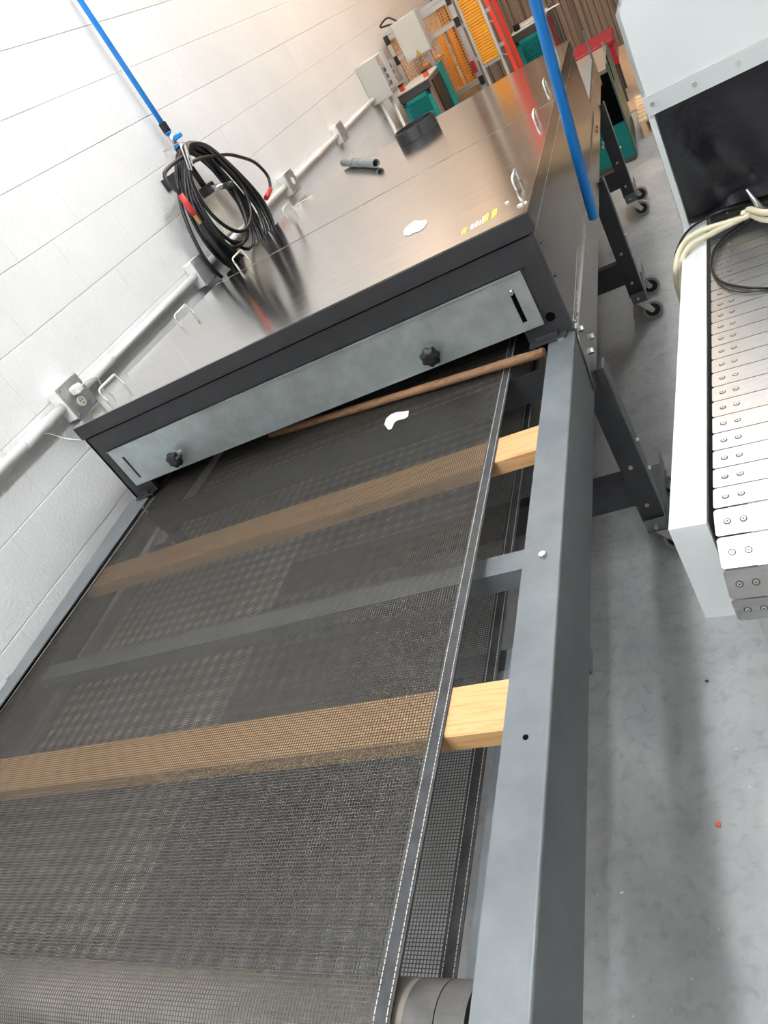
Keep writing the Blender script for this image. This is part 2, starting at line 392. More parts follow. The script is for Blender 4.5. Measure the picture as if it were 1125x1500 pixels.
MB().box((-1.90, -0.2, 0.627), (-1.834, 1.6, 0.630)).build('side_pan', 'darkframe', D)  # dark strip added to cover the brightly lit floor gap
q = oz(13, 993, RT); MB().cyl((q.x, q.y, RT), (q.x, q.y, RT+0.006), 0.008, 6).build('bolt', 'zinc', lr)
# cross bars
for (y0, y1, z0, z1, nm) in ((0.94, 0.99, 0.685, 0.728, 'frame'), (0.82, 0.868, 0.565, 0.610, 'frame'), (1.55, 1.59, 0.565, 0.610, 'frame')):
    MB().box((-1.81, y0, z0), (-0.3445 if z0 > 0.6 else -0.365, y1, z1)).build('crossbar', nm, D)
    if z0 < 0.6:
        for xx in (-1.805, -0.372): MB().box((xx, y0+0.005, z1), (xx+0.004, y1-0.005, 0.6452)).build('hanger_tab', 'frame', D)
MB().box((-1.82, 1.605, 0.675), (-0.346, 1.61, 0.752)).build('entry_plate', 'black', D)
# pale tray and lip forming the lighter area under the return belt
MB().box((-1.80, 0.30, 0.612), (-1.185, 1.5, 0.616)).build('pale_tray', 'tray', D)
MB().box((-1.80, 0.30, 0.612), (-1.785, 1.5, 0.63)).build('tray_edge', 'tray', D)
# drum
yd, zd, rd = 0.235, 0.7015, 0.056
MB().cyl((-1.80, yd, zd), (-0.50, yd, zd), rd, 40).build('drum', 'drum', D, smooth=True)
dr = MB().cyl((-0.50, yd, zd), (-0.462, yd, zd), rd+0.001, 72).build('drum_sleeve', 'rubber', D)
MB().cyl((-0.462, yd, zd), (-0.4605, yd, zd), rd-0.0015, 40).build('sleeve_groove', 'void', dr)
MB().cyl((-0.4605, yd, zd), (-0.425, yd, zd), rd+0.001, 72).build('drum_sleeve', 'rubber', D)
MB().cyl((-0.425, yd, zd), (-0.344, yd, zd), 0.014, 16).build('axle', 'zinc', D, smooth=True)
# belt path (y, z) around the drum
RB = rd + 0.0095; yin = 2.35
path = [(yin, zd+RB), (1.7, zd+RB), (1.0, zd+RB), (yd, zd+RB)]
for i in range(1, 16):
    a = math.pi/2 + math.pi*i/16; path.append((yd+math.cos(a)*RB, zd+math.sin(a)*RB))
path += [(yd, zd-RB), (1.0, zd-RB), (1.7, zd-RB), (yin, zd-RB)]
def ribbon(mb, x0, x1, th, off=0.0):
    k = len(mb.v); n = len(path)
    for i, (y, z) in enumerate(path):
        y0, z0 = path[max(i-1, 0)]; y1, z1 = path[min(i+1, n-1)]
        d = Vector((0, y1-y0, z1-z0)).normalized(); nn = Vector((0, d.z, -d.y))     # outward
        for xx, t in ((x0, off-th/2), (x1, off-th/2), (x1, off+th/2), (x0, off+th/2)):
            mb.v.append(Vector((xx, y, z)) + nn*t)
    for i in range(n-1):
        for j in range(4):
            A = k+i*4; j2 = (j+1) % 4; mb.f.append([A+j, A+j2, A+4+j2, A+4+j])
BX0, BX1 = -1.832, -0.508
PITCH, ST = 0.0052, 0.00135
mb = MB(); x = BX0+0.024
while x < BX1-0.024:
    ribbon(mb, x-ST/2, x+ST/2, 0.0005); x += PITCH
# cross strands at equal steps along the path
acc = 0.0
for i in range(len(path)-1):
    (ya, za), (yb_, zb_) = path[i], path[i+1]; L = math.hypot(yb_-ya, zb_-za); s_ = acc
    while s_ < L:
        y = ya+(yb_-ya)*s_/L; z = za+(zb_-za)*s_/L
        ty, tz = (yb_-ya)/L*ST/2, (zb_-za)/L*ST/2; ny, nz = -tz/(ST/2)*0.0003, ty/(ST/2)*0.0003
        k = len(mb.v)
        for xx in (BX0+0.02, BX1-0.02):
            for sa, sb in ((-1,-1),(1,-1),(1,1),(-1,1)): mb.v.append(Vector((xx, y+ty*sa+ny*sb, z+tz*sa+nz*sb)))
        mb.f += [[k+i2 for i2 in z4] for z4 in ((0,1,5,4),(1,2,6,5),(2,3,7,6),(3,0,4,7))]
        s_ += PITCH
    acc = s_-L
belt = mb.build('mesh_belt', 'belt', D, label='open weave black mesh belt', kind='stuff')
for (xa, xb) in ((BX1-0.026, BX1), (BX0, BX0+0.026)):
    e_ = MB(); ribbon(e_, xa, xb, 0.0022); eo = e_.build('belt_edge', 'band', D)
    st = MB()
    for xs in (xa+0.005, xb-0.0045):
        for (yy, z, sg) in ((0, zd+RB, 1), (0, zd-RB, 1)):
            y = yd-0.0
            while y < 2.2:
                st.box((xs-0.0006, y, z+0.0009), (xs+0.0006, y+0.0052, z+0.0019)); y += 0.0068
        a = math.pi/2
        while a < math.pi*1.45:
            c = Vector((xs, yd+math.cos(a)*(RB+0.0012), zd+math.sin(a)*(RB+0.0012)))
            st.beam(c+Vector((0, math.sin(a)*0.0025, -math.cos(a)*0.0025)), c-Vector((0, math.sin(a)*0.0025, -math.cos(a)*0.0025)), 0.0012, 0.001, up=(0, math.cos(a), math.sin(a))); a += 0.1
    st.build('stitching', 'thread', eo, kind='stuff')
# tunnel body: hollow
body = MB()
body.box((XL, YF-0.002, 1.042), (XR, YF+0.012, ZT-0.0032))                       # rim of the lid, front
body.build('lid_rim', 'black', D)
fr = MB()
fr.box((XL+0.003, YF+0.004, 0.93), (XR-0.006, YF+0.02, 1.0365))
fr.box((XL+0.003, YF+0.004, 0.783), (-1.79, YF+0.02, 0.93)); fr.box((-0.455, YF+0.004, 0.783), (XR-0.006, YF+0.02, 0.93))
ff = fr.build('front_panel', 'black', D)
q = oy(806, 465, YF); MB().cyl((q.x, YF+0.0035, q.z), (q.x, YF+0.006, q.z), 0.012, 20).build('port_hole', 'void', ff)
for px, py in ((767, 394), (793, 354), (813, 403)):
    q = oy(px, py, YF+0.004); MB().cyl((q.x, YF+0.005, q.z), (q.x, YF-0.001, q.z), 0.0035, 8).build('screw', 'knob', ff)
for x0, x1 in ((-0.455, -0.36), (-1.88, -1.80)):
    MB().box((x0, YF-0.02, 0.783), (x1, YF+0.004, 0.787)).build('bracket', 'darkframe', ff)
    MB().box((x0+0.02, YF-0.012, 0.787), (x1-0.02, YF+0.002, 0.797)).build('bracket', 'darkframe', ff)
# galvanised gate plate with slots at both ends
gp = MB(); zl, zh = 0.827, 0.975; xa, xb = -1.848, -0.400
def cells(mb, xs, zs, skip, y0, y1):
    for i in range(len(xs)-1):
        for j in range(len(zs)-1):
            if (i, j) not in skip: mb.box((xs[i], y0, zs[j]), (xs[i+1], y1, zs[j+1]))
cells(gp, [xa, xa+0.036, xa+0.046, xb-0.046, xb-0.034, xb], [zl, 0.848, 0.938, zh], {(1, 1), (3, 1)}, YF-0.004, YF+0.002)
gp.box((xa, YF-0.010, zh-0.003), (xb, YF+0.002, zh))
gate = gp.build('gate_plate', 'galv', D, label='galvanised adjustable gate plate')
for xs in (xa+0.041, xb-0.04):
    MB().box((xs-0.008, YF+0.0022, 0.845), (xs+0.008, YF+0.0038, 0.94)).build('slot_backing', 'void', gate)
MB().cyl((xb-0.04, YF+0.001, 0.933), (xb-0.04, YF-0.011, 0.933), 0.0055, 12).build('slot_bolt', 'zinc', gate, smooth=True)
def knob(x, z):
    k = MB(); n = 48; base = len(k.v)
    prof = [(0.0, 0.018), (0.004, 0.024), (0.016, 0.026), (0.022, 0.022), (0.024, 0.010)]
    for yy, rr_ in prof:
        for i in range(n):
            t = 2*math.pi*i/n; r2 = rr_*(1+0.10*math.cos(7*t)) if rr_ > 0.012 else rr_
            k.v.append(Vector((x+math.cos(t)*r2, YF-0.034-yy+0.012, z+math.sin(t)*r2)))
    for L in range(len(prof)-1):
        for i in range(n):
            j = (i+1) % n; k.f.append([L*n+i, L*n+j, L*n+n+j, L*n+n+i])
    k.f.append(list(range(n))); k.f.append([(len(prof)-1)*n+i for i in range(n)])
    ko = k.build('knob', 'knob', D, smooth=True, label='black lobed clamping knob')
    MB().cyl((x, YF-0.004, z), (x, YF-0.024, z), 0.010, 16).build('knob_stem', 'zinc', ko, smooth=True)
knob(-0.687, 0.872); knob(-1.607, 0.874)
# lid: two sheets, the rear one lapping over
XLb, XRb = -1.745, -0.315
def xl(y): return XL + (XLb-XL)*(y-YF)/(YE-YF)
def xr(y): return XR + (XRb-XR)*(y-YF)/(YE-YF)
ys = 2.76
lid1 = MB().prism([(xl(YF), YF, ZT-0.003), (xr(YF), YF, ZT-0.003), (xr(ys), ys+0.0, ZT-0.003), (xl(ys), ys, ZT-0.003)], (0, 0, 0.003)).build('lid_sheet', 'stainless', D)
lid2 = MB().prism([(xl(ys), ys-0.03, ZT+0.0002), (xr(ys), ys-0.03, ZT+0.0002), (xr(YE), YE, ZT+0.0002), (xl(YE), YE, ZT+0.0002)], (0, 0, 0.0012)).build('lid_sheet', 'stainless', D)
# side panels
sp = MB()
sp.prism([(XR, YF+0.0122, 1.042), (XR, YF+0.0122, ZT-0.004), (xr(YE), YE, ZT-0.004), (xr(YE), YE, 1.042)], (-0.012, 0, 0))
sp.build('lid_side', 'side_dark_reflection', D)
sp = MB().prism([(XR-0.005, YF+0.002, 0.776), (XR-0.005, YF+0.002, 1.0395), (xr(YE)-0.005, YE, 1.0395), (xr(YE)-0.005, YE, 0.776)], (-0.01, 0, 0))
side = sp.build('side_panel', 'side_dark_reflection', D)
sk = MB().prism([(XR-0.001, YF-0.012, 0.772), (XR-0.001, YF+0.004, 0.775), (XR-0.001, 5.2, 0.775), (XR-0.001, 5.2, 0.648), (XR-0.001, YF-0.075, 0.648), (XR-0.001, YF-0.07, 0.67), (XR-0.001, YF-0.045, 0.715)], (-0.0035, 0, 0))
for z_ in (1.0408, 0.7765): MB().prism([(XR+0.0002, YF+0.014, z_-0.0012), (XR+0.0002, YF+0.014, z_+0.0012), (xr(YE)+0.0002, YE, z_+0.0012), (xr(YE)+0.0002, YE, z_-0.0012)], (-0.006, 0, 0)).build('folded_edge', 'zinc', D)
skirt = sk.build('side_skirt', 'skirt_dim_reflection', D)
for px, py in ((851, 481), (867, 493), (866, 514), (874, 185), (874, 192), (883, 210), (883, 216)):
    q = ox(px, py, XR); MB().cyl((XR-0.002, q.y, q.z), (XR+0.006, q.y, q.z), 0.008, 6).build('bolt', 'zinc', skirt)
MB().prism([(XL+0.003, YF+0.004, 0.646), (XL+0.003, YF+0.004, ZT-0.004), (XLb, YE, ZT-0.004), (XLb, YE, 0.646)], (0.008, 0, 0)).build('side_panel', 'black', D)
MB().box((XLb, YE-0.012, 0.86), (XRb-0.012, YE-0.002, ZT-0.004)).build('end_panel', 'side_dark_reflection', D)
MB().box((XL+0.02, YF+0.3, 0.60), (XR-0.02, YE, 0.606)).build('tunnel_blackout_floor', 'void', D)  # this and the next two: black boards added to keep the tunnel dark
MB().box((XL+0.04, YF+0.6, 0.606), (XR-0.03, YF+0.606, ZT-0.006)).build('tunnel_blackout_wall', 'void', D)
MB().box((XL+0.02, YF+0.03, ZT-0.05), (XR-0.02, YE-0.03, ZT-0.044)).build('tunnel_blackout_top', 'void', D)
# adhesive residue along the side
rs = MB(); c0, c1 = ox(846, 362, XR), ox(840, 470, XR)
rs.beam(c0+Vector((0.0, 0, 0)), c1, 0.0015, 0.002, up=(1, 0, 0))
for i in range(70):
    t = random.random(); p = c0.lerp(c1, t); o_ = random.uniform(0.004, 0.03)*(1 if t < 0.8 else 0.5)
    p = ox(*( (846+(840-846)*t+random.uniform(2, 9)*(1 if t > .05 else .5)), 362+108*t+random.uniform(-2, 2)), XR)
    a = random.uniform(0, 3.1); d = Vector((0, math.cos(a), math.sin(a)))*random.uniform(0.002, 0.008)
    rs.beam((XR-0.004, (p-d).y, (p-d).z), (XR-0.004, (p+d).y, (p+d).z), 0.0022, 0.0018, up=(1, 0, 0))
rs.build('tape_residue', 'residue', side, kind='stuff', label='streaky white tape residue')
# handles on the lid
def handle(x, y, ln=0.12, h=0.045, tilt=0.0):
    z = ZT+0.001; e = 0.012
    P = [(x, y-ln/2, z), (x+tilt*(h-e), y-ln/2, z+h-e), (x+tilt*h, y-ln/2+e*0.3, z+h-e*0.3), (x+tilt*h, y-ln/2+e, z+h), (x+tilt*h, y+ln/2-e, z+h), (x+tilt*h, y+ln/2-e*0.3, z+h-e*0.3), (x+tilt*(h-e), y+ln/2, z+h-e), (x, y+ln/2, z)]
    MB().tube(P, 0.0042, 8).build('lid_handle', 'zinc', D, smooth=True, label='bent wire lid handle')
for y in (1.85, 2.36, 2.87, 3.43): handle(xl(y)+0.075, y, ln=0.11, h=0.045)
for y in (1.93, 2.55, 3.0, 3.62): handle(xr(y)-0.045, y, ln=0.085, h=0.028)
# exhaust collar
cc = oz(612, 200, ZT); cc = Vector((-1.02, 3.60, ZT))
MB().ring((cc.x, cc.y, ZT+0.003), (cc.x, cc.y, ZT+0.055), 0.100, 0.095, 40).build('exhaust_collar', 'collar', D, smooth=False, label='round dark steel exhaust collar')
# printed warning sticker (yellow and white strips) at the lid's front edge
sk_ = MB(); A, Bp = oz(674, 345, ZT), oz(727, 317, ZT)
dd = (Bp-A).normalized(); nn_ = Vector((-dd.y, dd.x, 0)); Ls = (Bp-A).length
sty = MB(); stw = MB(); u = 0.0; i = 0
while u < Ls:
    w_ = random.uniform(0.002, 0.007)
    seg = sty if (u < 0.25*Ls or u > 0.66*Ls) else stw
    if random.random() < 0.95:
        lo = random.uniform(0, 0.012) if u > .66*Ls else random.uniform(0, 0.004); hi = random.uniform(0.032, 0.042)+(0.022 if u > .6*Ls else 0)
        p0 = A+dd*u+nn_*lo; p1 = A+dd*(u+0.003)+nn_*hi
        seg.beam(p0+Vector((0, 0, 0.0003)), p1+Vector((0, 0, 0.0003)), w_, 0.0006)
    u += w_+random.uniform(0.0005, 0.003)
sty.build('warning_sticker', 'yellow', lid1, label='worn yellow sticker remains'); stw.build('warning_sticker', 'paper', lid1, label='worn white sticker remains')
# legs, feet, castors
def castor(x, y, par, sg=1):
    k = MB().box((x-0.022, y-0.026, 0.098), (x+0.022, y+0.026, 0.104)).build('castor', 'zinc', par)
    wx = x+sg*0.034
    for s_ in (-1, 1): MB().prism([(x-0.02, y+s_*0.018, 0.098), (x+0.02, y+s_*0.018, 0.098), (wx+sg*0.011, y+s_*0.018, 0.044), (wx-sg*0.008, y+s_*0.018, 0.034)], (0, s_*0.002, 0)).build('castor_fork', 'zinc', k)
    MB().ring((wx, y-0.014, 0.042), (wx, y+0.014, 0.042), 0.042, 0.031, 28).build('tyre', 'castor_tyre', k)
    MB().cyl((wx, y-0.009, 0.042), (wx, y+0.009, 0.042), 0.031, 24).build('wheel_hub', 'knob', k)
    MB().cyl((wx, y-0.022, 0.042), (wx, y+0.022, 0.042), 0.006, 10).build('wheel_axle', 'zinc', k)
def leg(x, y, sgn, bolts=True, pair=True):
    g = MB(); xo = x; xi = x - sgn*0.062
    g.prism([(xi, y, 0.135), (xo, y, 0.135), (xo, y+0.055, 0.135), (xo-sgn*0.004, y+0.055, 0.135), (xo-sgn*0.004, y+0.004, 0.135), (xi, y+0.004, 0.135)], (0, 0, 0.52))
    lo = g.build('leg', 'darkframe', D)
    if bolts:
        for z in (0.20, 0.34): MB().cyl((x-sgn*0.033, y+0.001, z), (x-sgn*0.033, y-0.005, z), 0.006, 10).build('bolt', 'zinc', lo)
        for z in (0.30, 0.40): MB().cyl((xo, y+0.03, z), (xo+sgn*0.01, y+0.03, z), 0.006, 6).build('bolt', 'zinc', lo)
    sh = MB(); xs_ = xo+sgn*0.0005
    sh.box((xs_, y+0.002, 0.135), (xs_+sgn*0.0025, y+0.054, 0.655)); sh.build('leg_side_face', 'frame', lo)  # paler sheet over the outer side face of the leg
    ft = MB(); ft.box((xi+sgn*0.004, y-0.012, 0.104), (xo+sgn*0.003, y+0.30 if pair else y+0.05, 0.108)); ft.box((xo, y-0.012, 0.104), (xo+sgn*0.003, y+0.30 if pair else y+0.05, 0.15)); ft.box((xi+sgn*0.004, y-0.012, 0.104), (xo+sgn*0.003, y-0.009, 0.152))
    fo = ft.build('foot_channel', 'frame', lo)
    MB().cyl((x-sgn*0.03, y-0.012, 0.128), (x-sgn*0.03, y-0.024, 0.128), 0.006, 6).build('bolt', 'zinc', fo)
    castor(x-sgn*0.025, y+0.02, D, sgn)
    if pair: castor(x-sgn*0.025, y+0.27, D, sgn)
for y in (1.69, 3.20, 4.52):
    leg(-0.318, y, 1); leg(-1.905, y, -1, bolts=False)
    MB().box((-1.85, y+0.006, 0.20), (-0.378, y+0.012, 0.30)).box((-1.85, y+0.012, 0.297), (-0.378, y+0.05, 0.30)).build('leg_crossbar', 'darkframe', D)
# outfeed conveyor behind the tunnel: deck sheet and end upright
MB().box((-1.70, YE+0.02, 0.752), (-0.42, 5.2, 0.758)).build('outfeed_deck', 'taupe', D)
MB().box((-0.345, 5.17, 0.62), (-0.338, 5.235, 0.93)).build('end_upright', 'frame', D)

# ------------------------------------------------------------------ things on the dryer
def plank(y0, y1, label):
    t = MB().bbox((-1.845, y0, 0.7275), (-0.347, y1, 0.7655), 0.003)
    return t.build('wood_plank', 'pine', label=label, cat='plank', group='pine planks under the mesh belt')
plank(0.582, 0.670, 'pale pine plank lying across the frame under the mesh belt, beside the end drum')
plank(1.247, 1.336, 'pale pine plank lying across the frame under the mesh belt, next to the gate plate')
a, b_ = Vector((-0.412, 1.614, RT+0.006)), Vector((-1.34, 1.775, 0.785))
zb1 = zd+RB+0.013
pts = [a+(b_-a)*t for t in [i/14 for i in range(15)]]
pts = [Vector((p.x, p.y, zb1+0.008 - 0.008*i/14)) for i, p in enumerate(pts)]
MB().tube(pts, [0.0118+0.0006*math.sin(i*1.7) for i in range(15)], 14).build('broom_handle', 'stickwood', smooth=True, label='brown weathered wooden stick lying on the mesh belt at the tunnel mouth', cat='stick')
def scrap(name, pix, z, label, mt='paper', th=0.0008):
    P = [oz(px, py, z) for px, py in pix]
    MB().prism(P, (0, 0, th)).build(name, mt, label=label, cat='paper')
scrap('paper_scrap', [(592,345),(591,339),(596,332),(603,327),(608,323),(616,324),(624,322),(626,326),(622,333),(614,339),(606,341),(600,345)], ZT+0.001, 'torn white paper scrap lying on the stainless lid')
scrap('paper_scrap', [(563,622),(566,613),(573,607),(581,604),(591,603),(599,602),(598,610),(592,614),(584,615),(578,619),(574,628),(569,630)], zd+RB+0.0014, 'torn white paper scrap lying on the black mesh belt')
for px, py, s, lab in ((743, 297, 0.005, 'small white chip lying by itself on the lid between sticker and wire handle'), (762, 301, 0.007, 'largest white chip lying at the front corner of the lid'), (770, 297, 0.004, 'tiny white chip lying beside the larger chip at the lid corner')):
    c = oz(px, py, ZT); MB().prism([(c.x-s, c.y-s*.6, ZT+.0005), (c.x+s, c.y-s, ZT+.0005), (c.x+s*.7, c.y+s*.8, ZT+.0005), (c.x-s*.6, c.y+s, ZT+.0005)], (0, 0, 0.002)).build('paint_chip', 'paper', label=lab, cat='chip', group='white chips on the lid')
MB().tube(spline([oz(434, 302, ZT+0.004), oz(441, 296, ZT+0.004), oz(449, 292, ZT+0.005), oz(457, 287, ZT+0.004)], 5), 0.0025, 6).build('cable_tie', 'ivory', smooth=True, label='pale thin cable tie lying on the lid edge beside the block wall', cat='cable tie')
# grey pipe fitting lying on the lid
p0, p1 = Vector((-1.60, 3.52, ZT+0.026)), Vector((-1.32, 3.36, ZT+0.026))
p0 = oz(500, 238, ZT+0.03); p1 = oz(551, 238, ZT+0.03)
p0 = oz(503, 238, ZT+0.0225); p1 = oz(551, 239, ZT+0.0225)
pf = thing('pipe_fitting', ((p0.x+p1.x)/2, (p0.y+p1.y)/2, ZT+0.003), 'grey plastic pipe piece with two collars lying on the stainless lid', 'pipe')
d_ = (p1-p0)
hb = MB().ring(p0, p1, 0.0185, 0.0150, 28); hb.build('tube', 'pvcgrey', pf, smooth=True)
MB().ring(p0+d_*0.25, p0+d_*0.38, 0.0208, 0.0182, 28).build('collar', 'pvcgrey', pf); MB().ring(p0+d_*0.50, p0+d_*0.60, 0.0208, 0.0182, 28).build('collar', 'pvcgrey', pf)
MB().cyl(p0+d_*0.7, p0+d_*0.69, 0.0150, 20).build('bore', 'void', pf)

# ------------------------------------------------------------------ wall conduit, boxes, air line
ZC = 1.127; XC = XW+0.028
cond = thing('conduit', (XC, 4, ZC), 'long white painted conduit running along the block wall', 'conduit')
for y0, y1 in ((0.2, 1.847), (1.963, 2.962), (3.078, 4.262), (4.378, 5.392), (5.508, 6.498)): MB().cyl((XC, y0, ZC), (XC, y1, ZC), 0.0165, 20).build('tube', 'white_pvc', cond, smooth=True)
for y in (1.69, 2.12, 4.95): MB().cyl((XC, y-0.07, ZC), (XC, y+0.07, ZC), 0.0195, 20).build('coupling', 'white_pvc', cond, smooth=True)
boxes = [(1.905, 'open_outlet', 'grey metal outlet box with a white plug on the wall beside the black tunnel front'),
         (3.02, 'blank', 'grey metal conduit box on the wall under the hose coil'),
         (4.32, 'round', 'grey metal conduit box with a round knockout between hose coil and pipe fitting'),
         (5.45, 'blank', 'grey metal conduit box on the wall behind the pipe fitting'),]
for yb, kind, lab in boxes:
    t = thing('outlet_box', (XW, yb, ZC-0.06), lab, 'outlet box', 'conduit boxes on the block wall')
    MB().bbox((XW, yb-0.058, ZC-0.06), (XW+0.055, yb+0.058, ZC+0.06), 0.004).build('box', 'white_pvc', t)
    cv = MB().bbox((XW+0.055, yb-0.062, ZC-0.064), (XW+0.064, yb+0.062, ZC+0.064), 0.004).build('cover', 'box_metal', t)
    for sy in (-1, 1):
        for sz in (-1, 1): MB().cyl((XW+0.064, yb+sy*0.05, ZC+sz*0.052), (XW+0.067, yb+sy*0.05, ZC+sz*0.052), 0.005, 10).build('screw', 'zinc', cv)
    if kind == 'open_outlet':
        rc = MB().cyl((XW+0.064, yb-0.005, ZC-0.022), (XW+0.068, yb-0.005, ZC-0.022), 0.018, 24).build('receptacle', 'ivory', t)
        for dy_, dz_ in ((-0.006, 0.004), (0.006, 0.004), (0, -0.008)): MB().box((XW+0.068, yb-0.005+dy_-0.0015, ZC-0.022+dz_-0.004), (XW+0.0685, yb-0.005+dy_+0.0015, ZC-0.022+dz_+0.004)).build('socket_slot', 'void', rc)
        pl = thing('white_plug', (XW+0.065, yb, ZC+0.0), 'white plug pushed into the grey outlet box on the wall', 'plug')
        MB().bbox((XW+0.0645, yb-0.022, ZC+0.005), (XW+0.105, yb+0.012, ZC+0.037), 0.006).build('plug_body', 'whiteplastic', pl)
        MB().tube(spline([(XW+0.10, yb-0.002, ZC+0.02), (XW+0.13, yb+0.01, ZC+0.028), (XW+0.13, yb+0.06, ZC+0.01), (XW+0.10, yb+0.075, ZC-0.05), (XW+0.05, yb+0.08, ZC-0.2), (XW+0.03, yb+0.08, ZC-0.5)], 6), 0.0028, 6).build('cord', 'whiteplastic', pl, smooth=True)
    if kind == 'round':
        MB().cyl((XW+0.064, yb, ZC), (XW+0.0655, yb, ZC), 0.022, 24).build('knockout', 'whiteplastic', cv)
pw = [ox(53, 634, XW+0.02), ox(75, 636, XW+0.06), ox(95, 642, XW+0.1), ox(122, 645, XW+0.14)]
MB().tube(spline(pw, 6), 0.0012, 5).build('loose_wire', 'zinc', smooth=True, label='thin loose wire hanging from the conduit to the black tunnel corner', cat='wire')
# blue wall pipe with valve
XP = XW+0.045; yP = 3.44
pt = thing('wall_air_pipe', (XP, yP, 1.6), 'blue air pipe with valve coming down the block wall to the hose coil', 'pipe')
MB().cyl((XP, yP+0.0, 1.70), (XP, yP-0.04, CEIL-0.02), 0.0125, 20).build('tube', 'blue', pt, smooth=True)
MB().cyl((XP, yP, 1.668), (XP, yP, 1.712), 0.019, 16).build('collar', 'knob', pt); MB().ring((XP, yP, 1.662), (XP, yP, 1.668), 0.019, 0.01, 16).build('collar_ring', 'blue', pt)
MB().cyl((XP, yP, 1.60), (XP, yP, 1.662), 0.013, 14).build('valve_body', 'zinc', pt, smooth=True)
MB().bbox((XP+0.012, yP-0.008, 1.62), (XP+0.045, yP+0.03, 1.642), 0.004).build('valve_handle', 'blue', pt)
MB().ring((XP, yP, 1.594), (XP, yP, 1.60), 0.019, 0.01, 16).build('collar_ring', 'blue', pt); MB().cyl((XP, yP, 1.555), (XP, yP, 1.594), 0.018, 16).build('collar', 'knob', pt)
for z in (3.1,): MB().box((XW, yP-0.045, z-0.01), (XP+0.015, yP+0.005, z+0.01)).build('clip', 'knob', pt)
# manifold bar under it
mf = thing('air_manifold', (XW, 3.45, 1.3), 'black air fitting with outlets inside the hose coil on the wall', 'fitting')
MB().tube([(XP, yP, 1.55), (XP, yP+0.005, 1.45), (XP, yP+0.01, 1.36)], 0.015, 12).build('drop_pipe', 'knob', mf, smooth=True)
MB().bbox((XP-0.02, yP-0.03, 1.35), (XP+0.03, yP+0.06, 1.395), 0.005).build('block', 'knob', mf)
MB().cyl((XP+0.02, yP+0.02, 1.37), (XP+0.075, yP+0.05, 1.345), 0.014, 14).build('coupler', 'zinc', mf, smooth=True)
MB().cyl((XP+0.075, yP+0.05, 1.345), (XP+0.115, yP+0.07, 1.33), 0.017, 14).build('coupler_tip', 'knob', mf, smooth=True)
MB().box((XW, yP-0.01, 1.155), (XW+0.012, yP+0.10, 1.33)).build('backing_plate', 'ivory', mf)
# bracket plate on wall
q = ox(243, 262, XW); bk = thing('wall_bracket', (XW, q.y, q.z-0.04), 'small dark steel bracket on the wall at the hose coil edge', 'bracket')
MB().box((XW, q.y-0.05, q.z-0.05), (XW+0.006, q.y+0.25, q.z+0.005)).build('plate', 'gunmetal', bk); MB().box((XW+0.006, q.y-0.04, q.z-0.045), (XW+0.03, q.y-0.034, q.z)).build('lip', 'gunmetal', bk)
# hose coil
hp = []; loops = 17; yh, zh_ = 3.39, 1.585
rnd = random.Random(11)
for L in range(loops):
    ry = rnd.uniform(0.235, 0.315) if L % 5 else rnd.uniform(0.16, 0.22); rz = rnd.uniform(0.29, 0.345) if L % 5 else rnd.uniform(0.22, 0.27)
    cy = yh + rnd.uniform(-0.03, 0.05); sh = rnd.uniform(-0.05, 0.08); xo = XW+0.06 + 0.075*L/loops
    for k in range(10):
        t = 2*math.pi*k/10
        tt = math.cos(t)
        wid = ry*math.sin(t)*(0.82+0.18*(1-tt)/1.0)
        x = xo + 0.012*k/10 + 0.02*(0.5-0.5*tt)*rnd.random() + (0.012 if tt > 0.7 else 0)
        hp.append((x, cy*(1-tt)/2 + yh*(1+tt)/2 + wid + sh*(1-tt)/2, zh_ - rz + rz*tt - rnd.uniform(0, 0.02)*(1 if tt > 0.8 else 0)))
hp += [(XW+0.13, 3.62, 1.46), (XW+0.13, 3.78, 1.40), (XW+0.11, 3.93, 1.33), (XW+0.10, 3.99, 1.24), (XW+0.10, 3.93, 1.18)]
hs = thing('hose_coil', (XW+0.07, yh, 0.92), 'coil of black air hose with red sleeves hanging on the block wall', 'hose')
MB().tube(spline(hp, 5), 0.0088, 8).build('hose', 'hose', hs, smooth=True)
MB().tube([(XW+0.10, 3.935, 1.185), (XW+0.11, 3.85, 1.175), (XW+0.12, 3.80, 1.172)], 0.0135, 10).build('red_sleeve', 'red', hs, smooth=True)
ra, rb_ = ox(264, 285, XW+0.165), ox(285, 315, XW+0.165)
MB().tube([ra, ra.lerp(rb_, 0.45), ra.lerp(rb_, 0.5), rb_], [0.0135, 0.0135, 0.0148, 0.0125], 12).build('red_sleeve', 'red', hs, smooth=True)
rc_ = ox(294, 327, XW+0.165); MB().cyl(rb_, rc_, 0.0095, 6).build('brass_end', 'brass', hs)
stp = [ra, ra+Vector((-0.02, 0.02, 0.10)), Vector((XW+0.13, 3.33, 1.55))]
MB().tube(spline([ra-(rb_-ra)*0.05] + stp[1:], 6), 0.0088, 8).build('hose_tail', 'hose', hs, smooth=True)
hk = thing('wire_hook', (XW+0.1, yh, 1.45), 'bent steel wire hook over the top of the hose coil', 'hook')
ha = [ox(x_, y_, XW+0.19) for x_, y_ in ((283, 243), (272, 215), (270, 209), (266, 208), (264, 212), (277, 248), (281, 249), (270, 214))]
MB().tube(ha, 0.003, 6).build('wire', 'alu', hk, smooth=True)
MB().tube([ox(266, 208, XW+0.19), (XW+0.1, yh, 1.605), (XW+0.02, yh, 1.612), (XW, yh, 1.612)], 0.003, 6).build('wire_arm', 'alu', hk, smooth=True)
